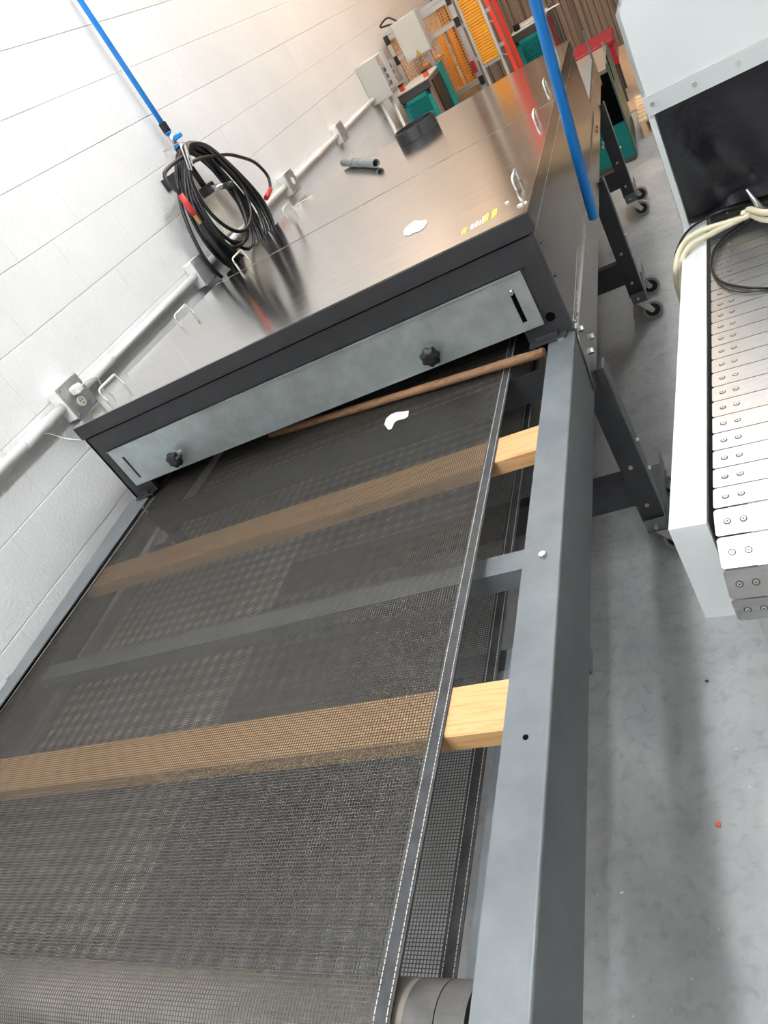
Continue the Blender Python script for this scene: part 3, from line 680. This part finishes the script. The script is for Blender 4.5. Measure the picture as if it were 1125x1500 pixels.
# hanging blue air drop beside the dryer
bq = Vector((-0.243, 1.94, 0.933)); bd = Vector((0.058, -0.112, 0.494))
dt = thing('hanging_air_pipe', bq, 'straight blue air pipe hanging from the ceiling beside the stainless tunnel', 'pipe')
top = bq + bd*((CEIL-bq.z)/bd.z)
MB().ring(bq, top, 0.0125, 0.0095, 20).build('tube', 'blue', dt, smooth=True)

# ------------------------------------------------------------------ slat conveyor machine on the right
O = Vector((-0.2, 1.042, 0)); VY = Vector((0.0967, 0.9953, 0)); VX = Vector((0.9953, -0.0967, 0))
def LP(u, v, z): return O + VX*u + VY*v + Vector((0, 0, z))
def lbox(mb, a, b):
    k = len(mb.v)
    for z in (a[2], b[2]):
        for u, v in ((a[0], a[1]), (b[0], a[1]), (b[0], b[1]), (a[0], b[1])): mb.v.append(LP(u, v, z))
    mb.f += [[k+i for i in q] for q in ((0,3,2,1),(4,5,6,7),(0,1,5,4),(1,2,6,5),(2,3,7,6),(3,0,4,7))]
    return mb
MC = thing('slat_conveyor', LP(0.4, 1.2, 0), 'white tunnel machine with steel slat conveyor and black strip curtain', 'conveyor')
WID = 0.92; HV = 1.31
for u0 in (0.0, WID):
    k = MB(); lbox(k, (u0, 0, 0.411), (u0+0.064, HV+0.9, 0.65)); k.build('side_beam', 'whitepaint', MC)
k = MB(); lbox(k, (0.0645, 0.012, 0.50), (0.0655, HV+0.9, 0.645)); k.build('inner_liner', 'gunmetal', MC)
for v in (0.19, 0.9, 1.9):
    for u0 in (0.048, WID-0.09):
        k = MB(); lbox(k, (u0, v, 0.03), (u0+0.05, v+0.05, 0.50)); lg = k.build('leg', 'greypaint', MC)
        c = LP(u0+0.025, v+0.025, 0); MB().cyl(c, c+Vector((0, 0, 0.02)), 0.035, 20, r2=0.028).build('leg_foot', 'knob', lg); MB().cyl(c+Vector((0, 0, 0.02)), c+Vector((0, 0, 0.05)), 0.02, 16).build('foot_stem', 'knob', lg)
    k = MB(); lbox(k, (0.15, v+0.01, 0.30), (WID-0.09, v+0.04, 0.34)); k.build('leg_brace', 'greypaint', MC)
# slats
SP, SW, SR, ZS = 0.0562, 0.0538, 0.088, 0.632
u0s, u1s = 0.071, WID-0.008
def slat_mesh():
    s = MB(); c = 0.004
    s.prism([(0, c, 0), (c, 0, 0), (u1s-u0s-c, 0, 0), (u1s-u0s, c, 0), (u1s-u0s, SW-c, 0), (u1s-u0s-c, SW, 0), (c, SW, 0), (0, SW-c, 0)], (0, 0, 0.0025))
    s.box((0.055, -0.001, -0.006), (u1s-u0s-0.055, 0.0005, 0.0))
    me = bpy.data.meshes.new('slat'); me.from_pydata([tuple(v) for v in s.v], [], s.f); me.materials.append(M['slat']); me.update(); return me
import bmesh as _bm
sme = slat_mesh(); bm = _bm.new(); bm.from_mesh(sme); _bm.ops.recalc_face_normals(bm, faces=bm.faces); bm.to_mesh(sme); bm.free()
sc_ = MB().cyl((0, 0, 0), (0, 0, 0.0005), 0.0064, 16).cyl((0, 0, 0.0004), (0, 0, 0.0016), 0.0047, 14, r2=0.004).cyl((0, 0, 0.0015), (0, 0, 0.0018), 0.002, 6)
scm = bpy.data.meshes.new('screw'); scm.from_pydata([tuple(v) for v in sc_.v], [], sc_.f); scm.materials.append(M['zinc']); scm.materials.append(M['gunmetal']); scm.update()
for i_, p_ in enumerate(scm.polygons): p_.material_index = 1 if (i_ < 18 or i_ >= 34) else 0
lkm = bpy.data.meshes.new('chain_link'); lk = MB().box((0.02, -0.006, -0.012), (0.05, 0.0, -0.003)).cyl((0.006, -0.002, -0.008), (0.055, -0.002, -0.008), 0.004, 10)
lkm.from_pydata([tuple(v) for v in lk.v], [], lk.f); lkm.materials.append(M['gunmetal']); lkm.update()
rotz = math.atan2(VX.y, VX.x)
v_top = 0.053
def add_slat(v, z, pitch):
    s = bpy.data.objects.new('slat', sme); COL.objects.link(s)
    c = LP(u0s, v, z); place(s, c, MC)
    Rm = Matrix.Rotation(rotz, 4, 'Z') @ Matrix.Rotation(pitch, 4, 'X'); s.rotation_euler = Rm.to_euler()
    for (uu, ww) in ((0.021, SW*0.5), (0.047, SW*0.5)):
        e = bpy.data.objects.new('screw', scm); COL.objects.link(e); e.parent = s; e.location = (uu, ww, 0.0025)
    e = bpy.data.objects.new('chain_link', lkm); COL.objects.link(e); e.parent = s; e.location = (0, 0, 0)
v = v_top; n_ = 0
while v < HV+0.12:
    add_slat(v, ZS, 0.0); v += SP; n_ += 1
# wrap round the sprocket
ac = 0.0; vv, zz = v_top-0.002, ZS+0.001
for k_, ang in enumerate((0.30, 0.72, 1.15, 1.6)):
    dv, dz = -math.cos(ang)*SP, -math.sin(ang)*SP
    # slat origin is its near edge; it runs towards +v
    add_slat(vv+dv, zz+dz, ang); vv += dv; zz += dz
MB().cyl(LP(0.066, 0.05, 0.54), LP(WID-0.002, 0.05, 0.54), 0.02, 16).build('shaft', 'gunmetal', MC, smooth=True)
k = MB(); lbox(k, (0.10, 0.10, 0.60), (WID-0.03, HV+0.1, 0.618)); k.build('slide_bed', 'gunmetal', MC)
# hood
zc1, zc2, zt_ = 0.998, 1.045, 1.262
hd = MB(); pr = [(0.0, 0.6505), (0.0, zt_), (0.05, zt_+0.075), (WID+0.06, zt_+0.075), (WID+0.06, 0.6505)]
hd.prism([LP(u, HV+0.02, z) for u, z in [(0, zc1), (0, zt_), (0.05, zt_+0.075), (WID+0.06, zt_+0.075), (WID+0.06, zc1)]], VY*0.02)
hd.prism([LP(u, HV+0.02, z) for u, z in [(0, 0.6505), (0, zc1), (0.016, zc1), (0.016, 0.6505)]], VY*0.9)
hd.prism([LP(u, HV+0.02, z) for u, z in [(WID+0.045, 0.6505), (WID+0.045, zc1), (WID+0.06, zc1), (WID+0.06, 0.6505)]], VY*0.9)
hd.prism([LP(u, HV+0.02, z) for u, z in [(0, zc1), (0, zt_), (0.05, zt_+0.075), (0.055, zt_+0.065), (0.01, zt_), (0.01, zc1)]], VY*0.9)
hd.prism([LP(u, HV+0.02, z) for u, z in [(0.05, zt_+0.075), (WID+0.06, zt_+0.075), (WID+0.06, zt_+0.07), (0.05, zt_+0.07)]], VY*0.9)
hood = hd.build('hood', 'whitepaint', MC)
k = MB(); lbox(k, (0.001, HV+0.012, zc1-0.004), (WID+0.058, HV+0.02, zc2)); stp_ = k.build('curtain_strip', 'greypaint', hood)
u = 0.022
while u < WID:
    c = LP(u, HV+0.012, (zc1+zc2)/2); MB().cyl(c, c-VY*0.004, 0.0065, 12).build('bolt', 'zinc', stp_); u += 0.108
# curtain: wavy sheet
cu = MB(); nu, nz = 48, 14
for j in range(nz+1):
    for i in range(nu+1):
        u = 0.018+(WID+0.02)*i/nu; z = 0.655+(zc1-0.655)*j/nz
        a_ = (1-j/nz)
        cu.v.append(LP(u, HV+0.035 + a_*0.012*math.sin(u*17+1.5*math.sin(z*9)) + 0.006*math.sin(u*41+z*13)*a_, z))
for j in range(nz):
    for i in range(nu):
        A_ = j*(nu+1)+i; cu.f.append([A_, A_+1, A_+nu+2, A_+nu+1])
cu.build('curtain', 'curtain', hood, smooth=True, label='black vinyl curtain')
k = MB(); lbox(k, (-0.004, HV+0.045, 0.655), (-0.0005, HV+0.9, zc1)); k.build('dark_reflection_sheet', 'curtain', hood, label='unseen black sheet added to darken the dryer side reflection')  # unseen sheet added so the dryer side reflects something dark
k = MB(); lbox(k, (0.02, HV+0.5, 0.66), (WID, HV+0.51, 1.2)); k.build('inner_wall', 'void', hood)
# hoses and cables on the machine
def px_tube(name, pix, r, mt, label, cat, zs, group=None, n=8, step=6):
    P = [oz(x_, y_, z_) for (x_, y_), z_ in zip(pix, zs)]
    MB().tube(spline(P, step), r, n).build(name, mt, smooth=True, label=label, cat=cat, group=group)
zs_ = 0.655
px_tube('cream_hose', [(1200, 300), (1125, 311), (1097, 307), (1095, 316), (1066, 326), (1030, 337), (1006, 352), (994, 372), (990, 395), (991, 415), (996, 432), (1001, 450)], 0.0085, 'cream', 'cream hose laid round the white beam, the upper one where the pair crosses it', 'hose',
        [0.70, 0.695, 0.69, 0.675, 0.668, 0.668, 0.665, 0.655, 0.63, 0.58, 0.52, 0.47], 'cream hoses at the curtain')
px_tube('cream_hose', [(1200, 318), (1125, 322), (1100, 314), (1089, 312), (1090, 318), (1064, 331), (1034, 347), (1010, 362), (998, 384), (996, 405), (999, 425), (1003, 445)], 0.0085, 'cream', 'cream hose laid round the white beam, the one lying closer to the slats', 'hose',
        [0.675, 0.672, 0.672, 0.685, 0.666, 0.664, 0.664, 0.664, 0.645, 0.60, 0.55, 0.48], 'cream hoses at the curtain')
px_tube('black_cable', [(1200, 420), (1125, 422), (1085, 420), (1057, 412), (1044, 398), (1041, 384), (1046, 366), (1060, 348), (1075, 336), (1090, 326)], 0.0032, 'hose', 'thick black cable curled in a loop on the steel slats', 'cable',
        [0.641, 0.641, 0.641, 0.641, 0.642, 0.648, 0.648, 0.645, 0.645, 0.645])
px_tube('black_cable', [(1200, 424), (1125, 425), (1090, 428), (1065, 423), (1050, 412), (1043, 396), (1045, 376), (1058, 355), (1072, 344), (1092, 330), (1106, 318)], 0.0018, 'hose', 'thin black cable curled beside the thick loop on the steel slats', 'cable',
        [0.640, 0.640, 0.640, 0.640, 0.640, 0.645, 0.647, 0.643, 0.643, 0.643, 0.643])
px_tube('black_cable', [(1125, 300), (1100, 300), (1060, 308), (1030, 322), (1008, 338), (995, 358), (989, 380), (992, 400)], 0.004, 'hose', 'black cable lying behind the cream hoses at the curtain foot', 'cable',
        [0.665, 0.665, 0.662, 0.662, 0.66, 0.655, 0.62, 0.5])
c = oz(1124, 318, 0.66); MB().cyl(c, c+Vector((-0.03, 0.01, 0.09)), 0.012, 16, r2=0.003).build('metal_cone', 'alu', smooth=True, label='pointed metal nozzle standing on the slats at the black curtain', cat='nozzle')

# ------------------------------------------------------------------ far machines
def teal_machine(name, x0, x1, yf, yb, zt, label, grille, slot_mat='knob', holes=9, closed=False):
    t = thing(name, ((x0+x1)/2, (yf+yb)/2, 0), label, 'machine', 'teal floor machines')
    MB().bbox((x0, yf+0.01, 0.0), (x1, yb, zt-0.012), 0.006).build('body', 'taupe', t)
    MB().bbox((x0-0.004, yf-0.004, zt-0.075), (x1+0.003, yf+0.012, zt-0.012), 0.003).build('top_band', 'gunmetal', t)
    MB().bbox((x0-0.008, yf-0.01, zt-0.012), (x1+0.008, yb+0.006, zt), 0.003).build('top_plate', 'greybox', t)
    gx0, gx1 = x0+0.008, x1-0.02; gz1 = zt-0.08; gz0 = 0.12
    # perforated teal panel: solid sheet cut with a staggered grid of openings, built as a lattice
    g = MB(); fy = yf-0.004; brd = 0.03
    g.box((gx0, fy, gz0), (gx0+brd, fy+0.012, gz1)); g.box((gx1-brd, fy, gz0), (gx1, fy+0.012, gz1)); g.box((gx0, fy, gz1-brd), (gx1, fy+0.012, gz1)); g.box((gx0, fy, gz0), (gx1, fy+0.012, gz0+brd))
    go = g.build('grille_frame', 'teal', t)
    lt = MB(); st_ = (gx1-gx0-2*brd)/holes; W_ = gx1-gx0-2*brd; Hh = gz1-gz0-2*brd; gx, gz = gx0+brd, gz0+brd
    n = int((W_+Hh)/st_)+1
    for i in range(n):
        for sgn in (0, 1):
            d = i*st_
            a0 = (min(d, W_), max(0, d-W_)); b0 = (max(0, d-Hh), min(d, Hh))
            if sgn: a0 = (W_-a0[0], a0[1]); b0 = (W_-b0[0], b0[1])
            if abs(a0[0]-b0[0]) > 1e-4: lt.beam((gx+a0[0], fy+0.006, gz+a0[1]), (gx+b0[0], fy+0.006, gz+b0[1]), 0.008, st_*0.30, up=(0, 1, 0))
    lt.build('grille_lattice', 'teal', t, kind='stuff')
    MB().box((gx0+brd, fy+0.0122, gz0+brd), (gx1-brd, fy+0.0135, gz1-brd)).build('grille_backing', 'void', t)
    for zz in (gz1-0.015, gz0+0.015):
        for xx in (gx0+0.015, gx1-0.015): MB().cyl((xx, fy, zz), (xx, fy-0.003, zz), 0.005, 8).build('screw', 'zinc', go)
    # side slot and coloured side plate
    MB().box((x1, yf+0.10, 0.1), (x1+0.012, yb-0.16, zt-0.04)).build('side_slot', slot_mat, t)
    MB().bbox((x1, yb-0.16, 0.05), (x1+0.03, yb, zt+0.02), 0.004).build('side_plate', 'teal' if not closed else 'teal_dark', t)
    return t
YM = 6.75
pA, pB = oy(583, 142, YM), oy(627, 118, YM)
t1 = teal_machine('grille_machine', pA.x, pB.x, YM, YM+0.62, pA.z+0.01, 'dark machine with teal diamond grille standing by the wall behind the exhaust collar', None)
for px, py, lab in ((589, 129, 'the grey wall cabinet'), (622, 105, 'the orange guard cage')):
    c = oy(px, py, YM+0.1); k = thing('toggle_knob', (c.x, YM+0.1, pA.z+0.01), 'orange red and black knob on the teal machine near '+lab, 'knob', 'knobs on the teal machine')
    MB().bbox((c.x-0.02, YM+0.08, pA.z+0.0105), (c.x+0.02, YM+0.12, pA.z+0.05), 0.004).build('base', 'wire_red', k); MB().bbox((c.x-0.025, YM+0.075, pA.z+0.05), (c.x+0.025, YM+0.125, pA.z+0.066), 0.004).build('cap', 'knob', k)
YN = 8.3
pA, pB = oy(749, 52, YN), oy(800, 27, YN)
zm2 = pA.z+0.0
teal_machine('grille_machine', pA.x, pB.x, YN, YN+0.6, zm2, 'dark machine with teal diamond grille standing between red ladder and brown back wall', None, slot_mat='redcart', holes=10, closed=True)
c = oy(755, 36, YN+0.1); MB().bbox((c.x-0.03, YN+0.07, zm2+0.0005), (c.x+0.03, YN+0.13, zm2+0.06), 0.006).build('black_box', 'knob', label='small black box on the teal machine beside the red ladder', cat='box')
ct = [Vector((c.x+0.05, YN+0.08, zm2+0.008)), Vector((c.x+0.14, YN+0.12, zm2+0.012)), Vector((c.x+0.2, YN+0.06, zm2+0.01)), Vector((c.x+0.3, YN+0.14, zm2+0.012)), Vector((c.x+0.42, YN+0.1, zm2+0.012))]
MB().tube(spline(ct, 6), 0.008, 6).build('extension_lead', 'whiteplastic', smooth=True, label='white cord lying on the teal machine beside the red ladder', cat='cord')
# dark green machine beyond the outfeed end
gx = -0.30; pt_ = ox(889, 82, gx)
g3 = thing('green_machine', (-0.7, 6.1, 0), 'dark green machine with teal front standing past the outfeed end', 'machine')
MB().bbox((-1.15, 5.66, 0.0), (gx-0.012, 6.5, pt_.z-0.02), 0.006).build('body', 'taupe', g3)
zq = oy(888, 190, 5.65).z
MB().box((-1.15, 5.652, 0.03), (gx-0.012, 5.66, zq)).build('front_panel', 'teal', g3)
MB().box((-1.15, 5.653, zq), (gx-0.012, 5.66, pt_.z-0.05)).build('painted_shade_panel', 'void', g3)  # black panel standing in for the shade under the rail
side3 = MB().bbox((gx-0.012, 5.65, 0.02), (gx, 6.5, pt_.z), 0.004).build('side_panel', 'teal_dark', g3)
q0, q1 = ox(893, 108, gx), ox(897, 133, gx)
MB().box((gx, 5.75, 0.50), (gx+0.001, 5.86, 0.66)).build('hand_slot', 'void', side3)
for yy, z0_ in ((5.75, 0.70), (6.1, 0.36), (6.2, 0.15)): MB().box((gx, yy, z0_), (gx+0.008, yy+0.02, z0_+0.05)).build('latch', 'zinc', side3)
# red cart
YR = 7.3
r0, r1 = oy(838, 82, YR), oy(896, 56, YR)
rc = thing('red_cart', ((r0.x+r1.x)/2, YR+0.3, 0), 'low red cart with a white strip standing before the brown back wall', 'cart')
zt3 = r1.z+0.0
MB().bbox((r0.x, YR, zt3-0.20), (r1.x, YR+0.6, zt3-0.045), 0.012).build('body', 'redcart', rc); MB().bbox((r0.x-0.01, YR-0.012, zt3-0.045), (r1.x+0.01, YR+0.61, zt3), 0.01).build('rim', 'redcart', rc)
MB().bbox((r0.x+0.03, YR-0.008, zt3-0.085), (r1.x-0.09, YR+0.002, zt3-0.058), 0.003).build('strip', 'whiteplastic', rc)
for sx in (r0.x+0.04, r1.x-0.04):
    for sy in (YR+0.04, YR+0.56): MB().box((sx-0.015, sy-0.015, 0.0185 if sx > -0.46 else 0), (sx+0.015, sy+0.015, zt3-0.2)).build('leg', 'gunmetal', rc)
# plywood and pallet on the floor
MB().bbox((-0.44, 6.95, 0.0), (1.9, 10.1, 0.018), 0.003).build('plywood_sheet', 'ply', label='large tan plywood sheet lying on the floor before the brown back wall', cat='plywood')
P0 = oz(934, 206, 0); pal = thing('wood_pallet', (0.15, 6.45, 0), 'light wooden pallet on the floor beside the dark green machine', 'pallet')
px0, px1, py0, py1 = -0.245, 0.72, 6.06, 6.86
for xx in (px0, (px0+px1)/2-0.02, px1-0.04):
    for yy in (py0, (py0+py1)/2-0.05, py1-0.1): MB().bbox((xx, yy, 0.018), (xx+0.04, yy+0.1, 0.10), 0.002).build('block', 'palletwood', pal)
for yy in (py0, (py0+py1)/2-0.05, py1-0.1): MB().bbox((px0, yy, 0), (px1, yy+0.1, 0.018), 0.002).build('bottom_board', 'palletwood', pal)
for i in range(7):
    yy = py0+i*(py1-py0-0.095)/6; MB().bbox((px0-0.005, yy, 0.10), (px1, yy+0.095, 0.12), 0.002).build('top_board', 'palletwood', pal)

# wall cabinet by the conduit end
YCb = 6.5
a0, a1 = oy(533, 104, YCb), oy(574, 138, YCb)
cb = thing('control_cabinet', (XW+0.12, YCb+0.1, 1.08), 'pale grey electrical cabinet on the block wall at the conduit end', 'cabinet')
bl = oy(555, 152, YCb)
MB().bbox((XW, YCb, bl.z), (XW+0.19, YCb+0.2, a0.z+0.05), 0.006).build('case', 'greybox', cb)
MB().box((XW+0.192, YCb+0.01, bl.z+0.05), (XW+0.27, YCb+0.18, a0.z+0.04)).build('clear_guard', 'clear', cb)
MB().box((XW+0.1915, YCb+0.03, bl.z+0.07), (XW+0.20, YCb+0.15, a0.z-0.03)).build('switch_plate', 'greypaint', cb)
for z in (0.07, 0.12, 0.17): MB().box((XW+0.20, YCb+0.05, bl.z+z), (XW+0.215, YCb+0.09, bl.z+z+0.03)).build('switch', 'knob', cb)
for yo in (0.05, 0.15): MB().cyl((XW+0.03+yo*0.6, YCb+yo, 0.02), (XW+0.03+yo*0.6, YCb+yo, bl.z), 0.014, 10).build('drop_tube', 'white_pvc', cb, smooth=True)
# guard cage of aluminium profile and orange mesh
YG = 7.55
cg = thing('guard_cage', (-1.55, YG+0.3, 0), 'machine guard cage of aluminium profile with orange mesh panels', 'guard')
def V(px, py, y=YG): return oy(px, py, y)
xg0, xg1 = V(540, 72).x, V(706, 118).x
xg0 = max(xg0, XW+0.05)
ztop = V(645, 6).z; zmid = V(655, 40).z; zlow = V(690, 125).z
PR = 0.04
xm = V(605, 100).x; xm2 = V(612, 82).x
for xx in (xg0, (xg0+xg1)*0.5-0.02, xg1): MB().box((xx-PR/2, YG, 0), (xx+PR/2, YG+PR, ztop)).build('post', 'alu', cg)
for zz in (ztop, zmid, zlow): MB().box((xg0-PR/2, YG-0.001, zz-PR/2), (xg1+PR/2, YG+PR-0.001, zz+PR/2)).build('beam', 'alu', cg)
MB().box((xg0-PR/2, YG-0.001, ztop+PR*0.6), (xg1+PR/2, YG+PR-0.001, ztop+PR*1.4)).build('beam', 'alu', cg)
for xx in (xg0, xg1):
    for zz in (ztop, zmid, zlow): MB().bbox((xx-0.022, YG-0.012, zz-0.045), (xx+0.022, YG, zz+0.03), 0.004).build('hinge', 'knob', cg)
wm = MB(); x = xg0
while x < xg1:
    wm.box((x-0.0025, YG+0.018, zlow), (x+0.0025, YG+0.022, ztop)); x += 0.024
z = zlow
while z < ztop:
    wm.box((xg0, YG+0.018, z-0.0025), (xg1, YG+0.022, z+0.0025)); z += 0.024
wm.build('mesh_panel', 'orange', cg, kind='stuff')
for yy in (YG+0.75,):
    for xx in (xg0, xg1): MB().box((xx-PR/2, yy, 0), (xx+PR/2, yy+PR, ztop)).build('post', 'alu', cg)
for xx in (xg0, xg1): MB().box((xx-PR/2, YG+PR, ztop-PR/2), (xx+PR/2, YG+0.75, ztop+PR/2)).build('beam', 'alu', cg)
q = oy(694, 98, YG-0.02); MB().bbox((q.x-0.02, YG-0.035, q.z-0.05), (q.x+0.02, YG-0.002, q.z+0.05), 0.005).build('red_switch', 'redcart', cg, label='dark red safety switch')
# equipment inside the cage
eq = thing('boxed_equipment', (-1.7, YG+0.4, 0), 'tan equipment block standing inside the orange guard cage', 'equipment')
MB().bbox((xg0+0.08, YG+0.25, 0), (xg0+0.28, YG+0.6, 1.05), 0.01).build('column', 'boxcard', eq); MB().bbox((xg0+0.28, YG+0.2, 0), (xg1-0.1, YG+0.55, 0.7), 0.01).build('base', 'boxcard', eq)
for xx in (0.36, 0.46): MB().cyl((xg0+xx, YG+0.35, 0.7), (xg0+xx, YG+0.35, 1.2), 0.025, 12).build('tube', 'orange', eq, smooth=True)
# grey box hung on the cage
b0, b1 = V(575, 40, YG-0.16), V(597, 93, YG-0.16); b2 = V(632, 73, YG-0.16)
gb = thing('grey_control_box', ((b0.x+b2.x)/2, YG-0.1, b1.z), 'light grey control box with a yellow warning triangle hung on the orange guard cage', 'control box')
bz1 = V(590, 25, YG-0.16).z
MB().bbox((b1.x, YG-0.16, b1.z), (b2.x, YG-0.012, bz1), 0.006).build('case', 'greybox', gb)
c = V(612, 77, YG-0.161); s = 0.026
tr = MB().prism([(c.x-s, YG-0.1602, c.z-s*0.8), (c.x+s, YG-0.1602, c.z-s*0.8), (c.x, YG-0.1602, c.z+s)], (0, -0.0012, 0)).build('warning_triangle', 'knob', gb)
MB().prism([(c.x-s*.8, YG-0.1615, c.z-s*0.7), (c.x+s*.8, YG-0.1615, c.z-s*0.7), (c.x, YG-0.1615, c.z+s*.82)], (0, -0.0008, 0)).build('triangle_face', 'yellow', tr)
k = MB(); k.box((c.x-s*.1, YG-0.1632, c.z-s*.5), (c.x+s*.1, YG-0.1624, c.z+s*.3)); k.box((c.x-s*.35, YG-0.1632, c.z-s*.45), (c.x+s*.35, YG-0.1624, c.z-s*.25)); k.build('hazard_mark', 'knob', tr)
MB().tube(spline([(b1.x+0.05, YG-0.08, bz1), (b1.x-0.02, YG-0.06, bz1+0.06), (b1.x-0.12, YG-0.02, bz1+0.03), (xg0+0.1, YG+0.02, ztop+0.07), (xg0-0.01, YG+0.02, ztop+0.0)], 6), 0.008, 6).build('cable', 'hose', gb, smooth=True)
# orange roller shutter
YS = 7.65
s0, s1, s2 = oy(668, 0, YS), oy(700, 0, YS), oy(714, 80, YS)
sx0 = xg1+0.05; sx1 = sx0+0.155; sz0 = oy(700, 100, YS).z; sz1 = sz0+0.95
sh = thing('orange_shutter', ((sx0+sx1)/2, YS, 0), 'orange ribbed roller shutter in a pale frame beside the guard cage', 'shutter')
z = sz0
while z < sz1:
    MB().bbox((sx0, YS, z), (sx1, YS+0.02, z+0.021), 0.004).build('slat', 'orange_shutter', sh); z += 0.0235
for xx in (sx0-0.012, sx1+0.012): MB().box((xx-0.012, YS-0.005, 0), (xx+0.012, YS+0.03, sz1+0.03)).build('frame_post', 'greybox', sh)
MB().box((sx0-0.024, YS-0.006, sz0-0.03), (sx1+0.024, YS+0.03, sz0-0.004)).build('frame_sill', 'alu', sh)
# red stepladder
YLd = 7.7
la, lb = oy(712, 0, YLd), oy(757, 102, YLd)
ld = thing('step_ladder', (lb.x, YLd+0.1, 0), 'red step ladder with pale metal rungs standing beside the orange shutter', 'ladder')
dirn = (lb-la); up_ = -dirn/dirn.z*1.0
def lpt(p, z): return p + (p-la if False else Vector((0, 0, 0))) if False else Vector((p.x + (la.x-lb.x)/(la.z-lb.z)*(z-p.z), p.y, z))
ztl = 2.45
MB().beam(lpt(lb, 0.0), lpt(lb, ztl), 0.034, 0.03, up=(0, 1, 0)).build('rail', 'ladder_red', ld)
YL2 = YLd+0.18; ma, mb2 = oy(723, 0, YL2), oy(762, 92, YL2); sl = (ma.x-mb2.x)/(ma.z-mb2.z)
MB().beam((mb2.x-sl*mb2.z, YL2, 0), (mb2.x+sl*(ztl-mb2.z), YL2, ztl), 0.034, 0.03, up=(0, 1, 0)).build('rail', 'ladder_red', ld)
offs = -0.34
MB().beam(lpt(lb, 0.0)+Vector((offs, 0.02, 0)), lpt(lb, ztl)+Vector((offs+0.05, 0.02, 0)), 0.03, 0.03, up=(0, 1, 0)).build('rail', 'greybox', ld)
z = 0.3
while z < ztl-0.1:
    p = lpt(lb, z); MB().box((p.x+offs+0.03, YLd-0.02, z-0.015), (p.x, YLd+0.05, z+0.015)).build('rung', 'alu', ld)
    MB().beam(p+Vector((-0.16, 0.01, 0)), p+Vector((-0.015, 0.01, -0.1)), 0.016, 0.01).build('rung_brace', 'alu', ld); z += 0.29

# ------------------------------------------------------------------ small things on the floor
def floor_bit(px, py, mt, s, label, cat, group=None):
    c = oz(px, py, 0); b = MB(); n = 7
    b.prism([(c.x+math.cos(i/n*6.28)*s*random.uniform(.5, 1.1), c.y+math.sin(i/n*6.28)*s*random.uniform(.4, 1.0), 0.0002) for i in range(n)], (0, 0, s*0.5)); b.build('floor_scrap', mt, label=label, cat=cat, group=group)
floor_bit(1053, 1209, 'wire_red', 0.007, 'tiny orange red scrap lying on the grey concrete floor', 'scrap')
floor_bit(912, 1308, 'paper', 0.005, 'tiny white crumb lying on the grey concrete floor near the dark rail', 'crumb')
floor_bit(1036, 998, 'knob', 0.005, 'tiny black shred lying on the grey floor in front of the white beam', 'crumb')
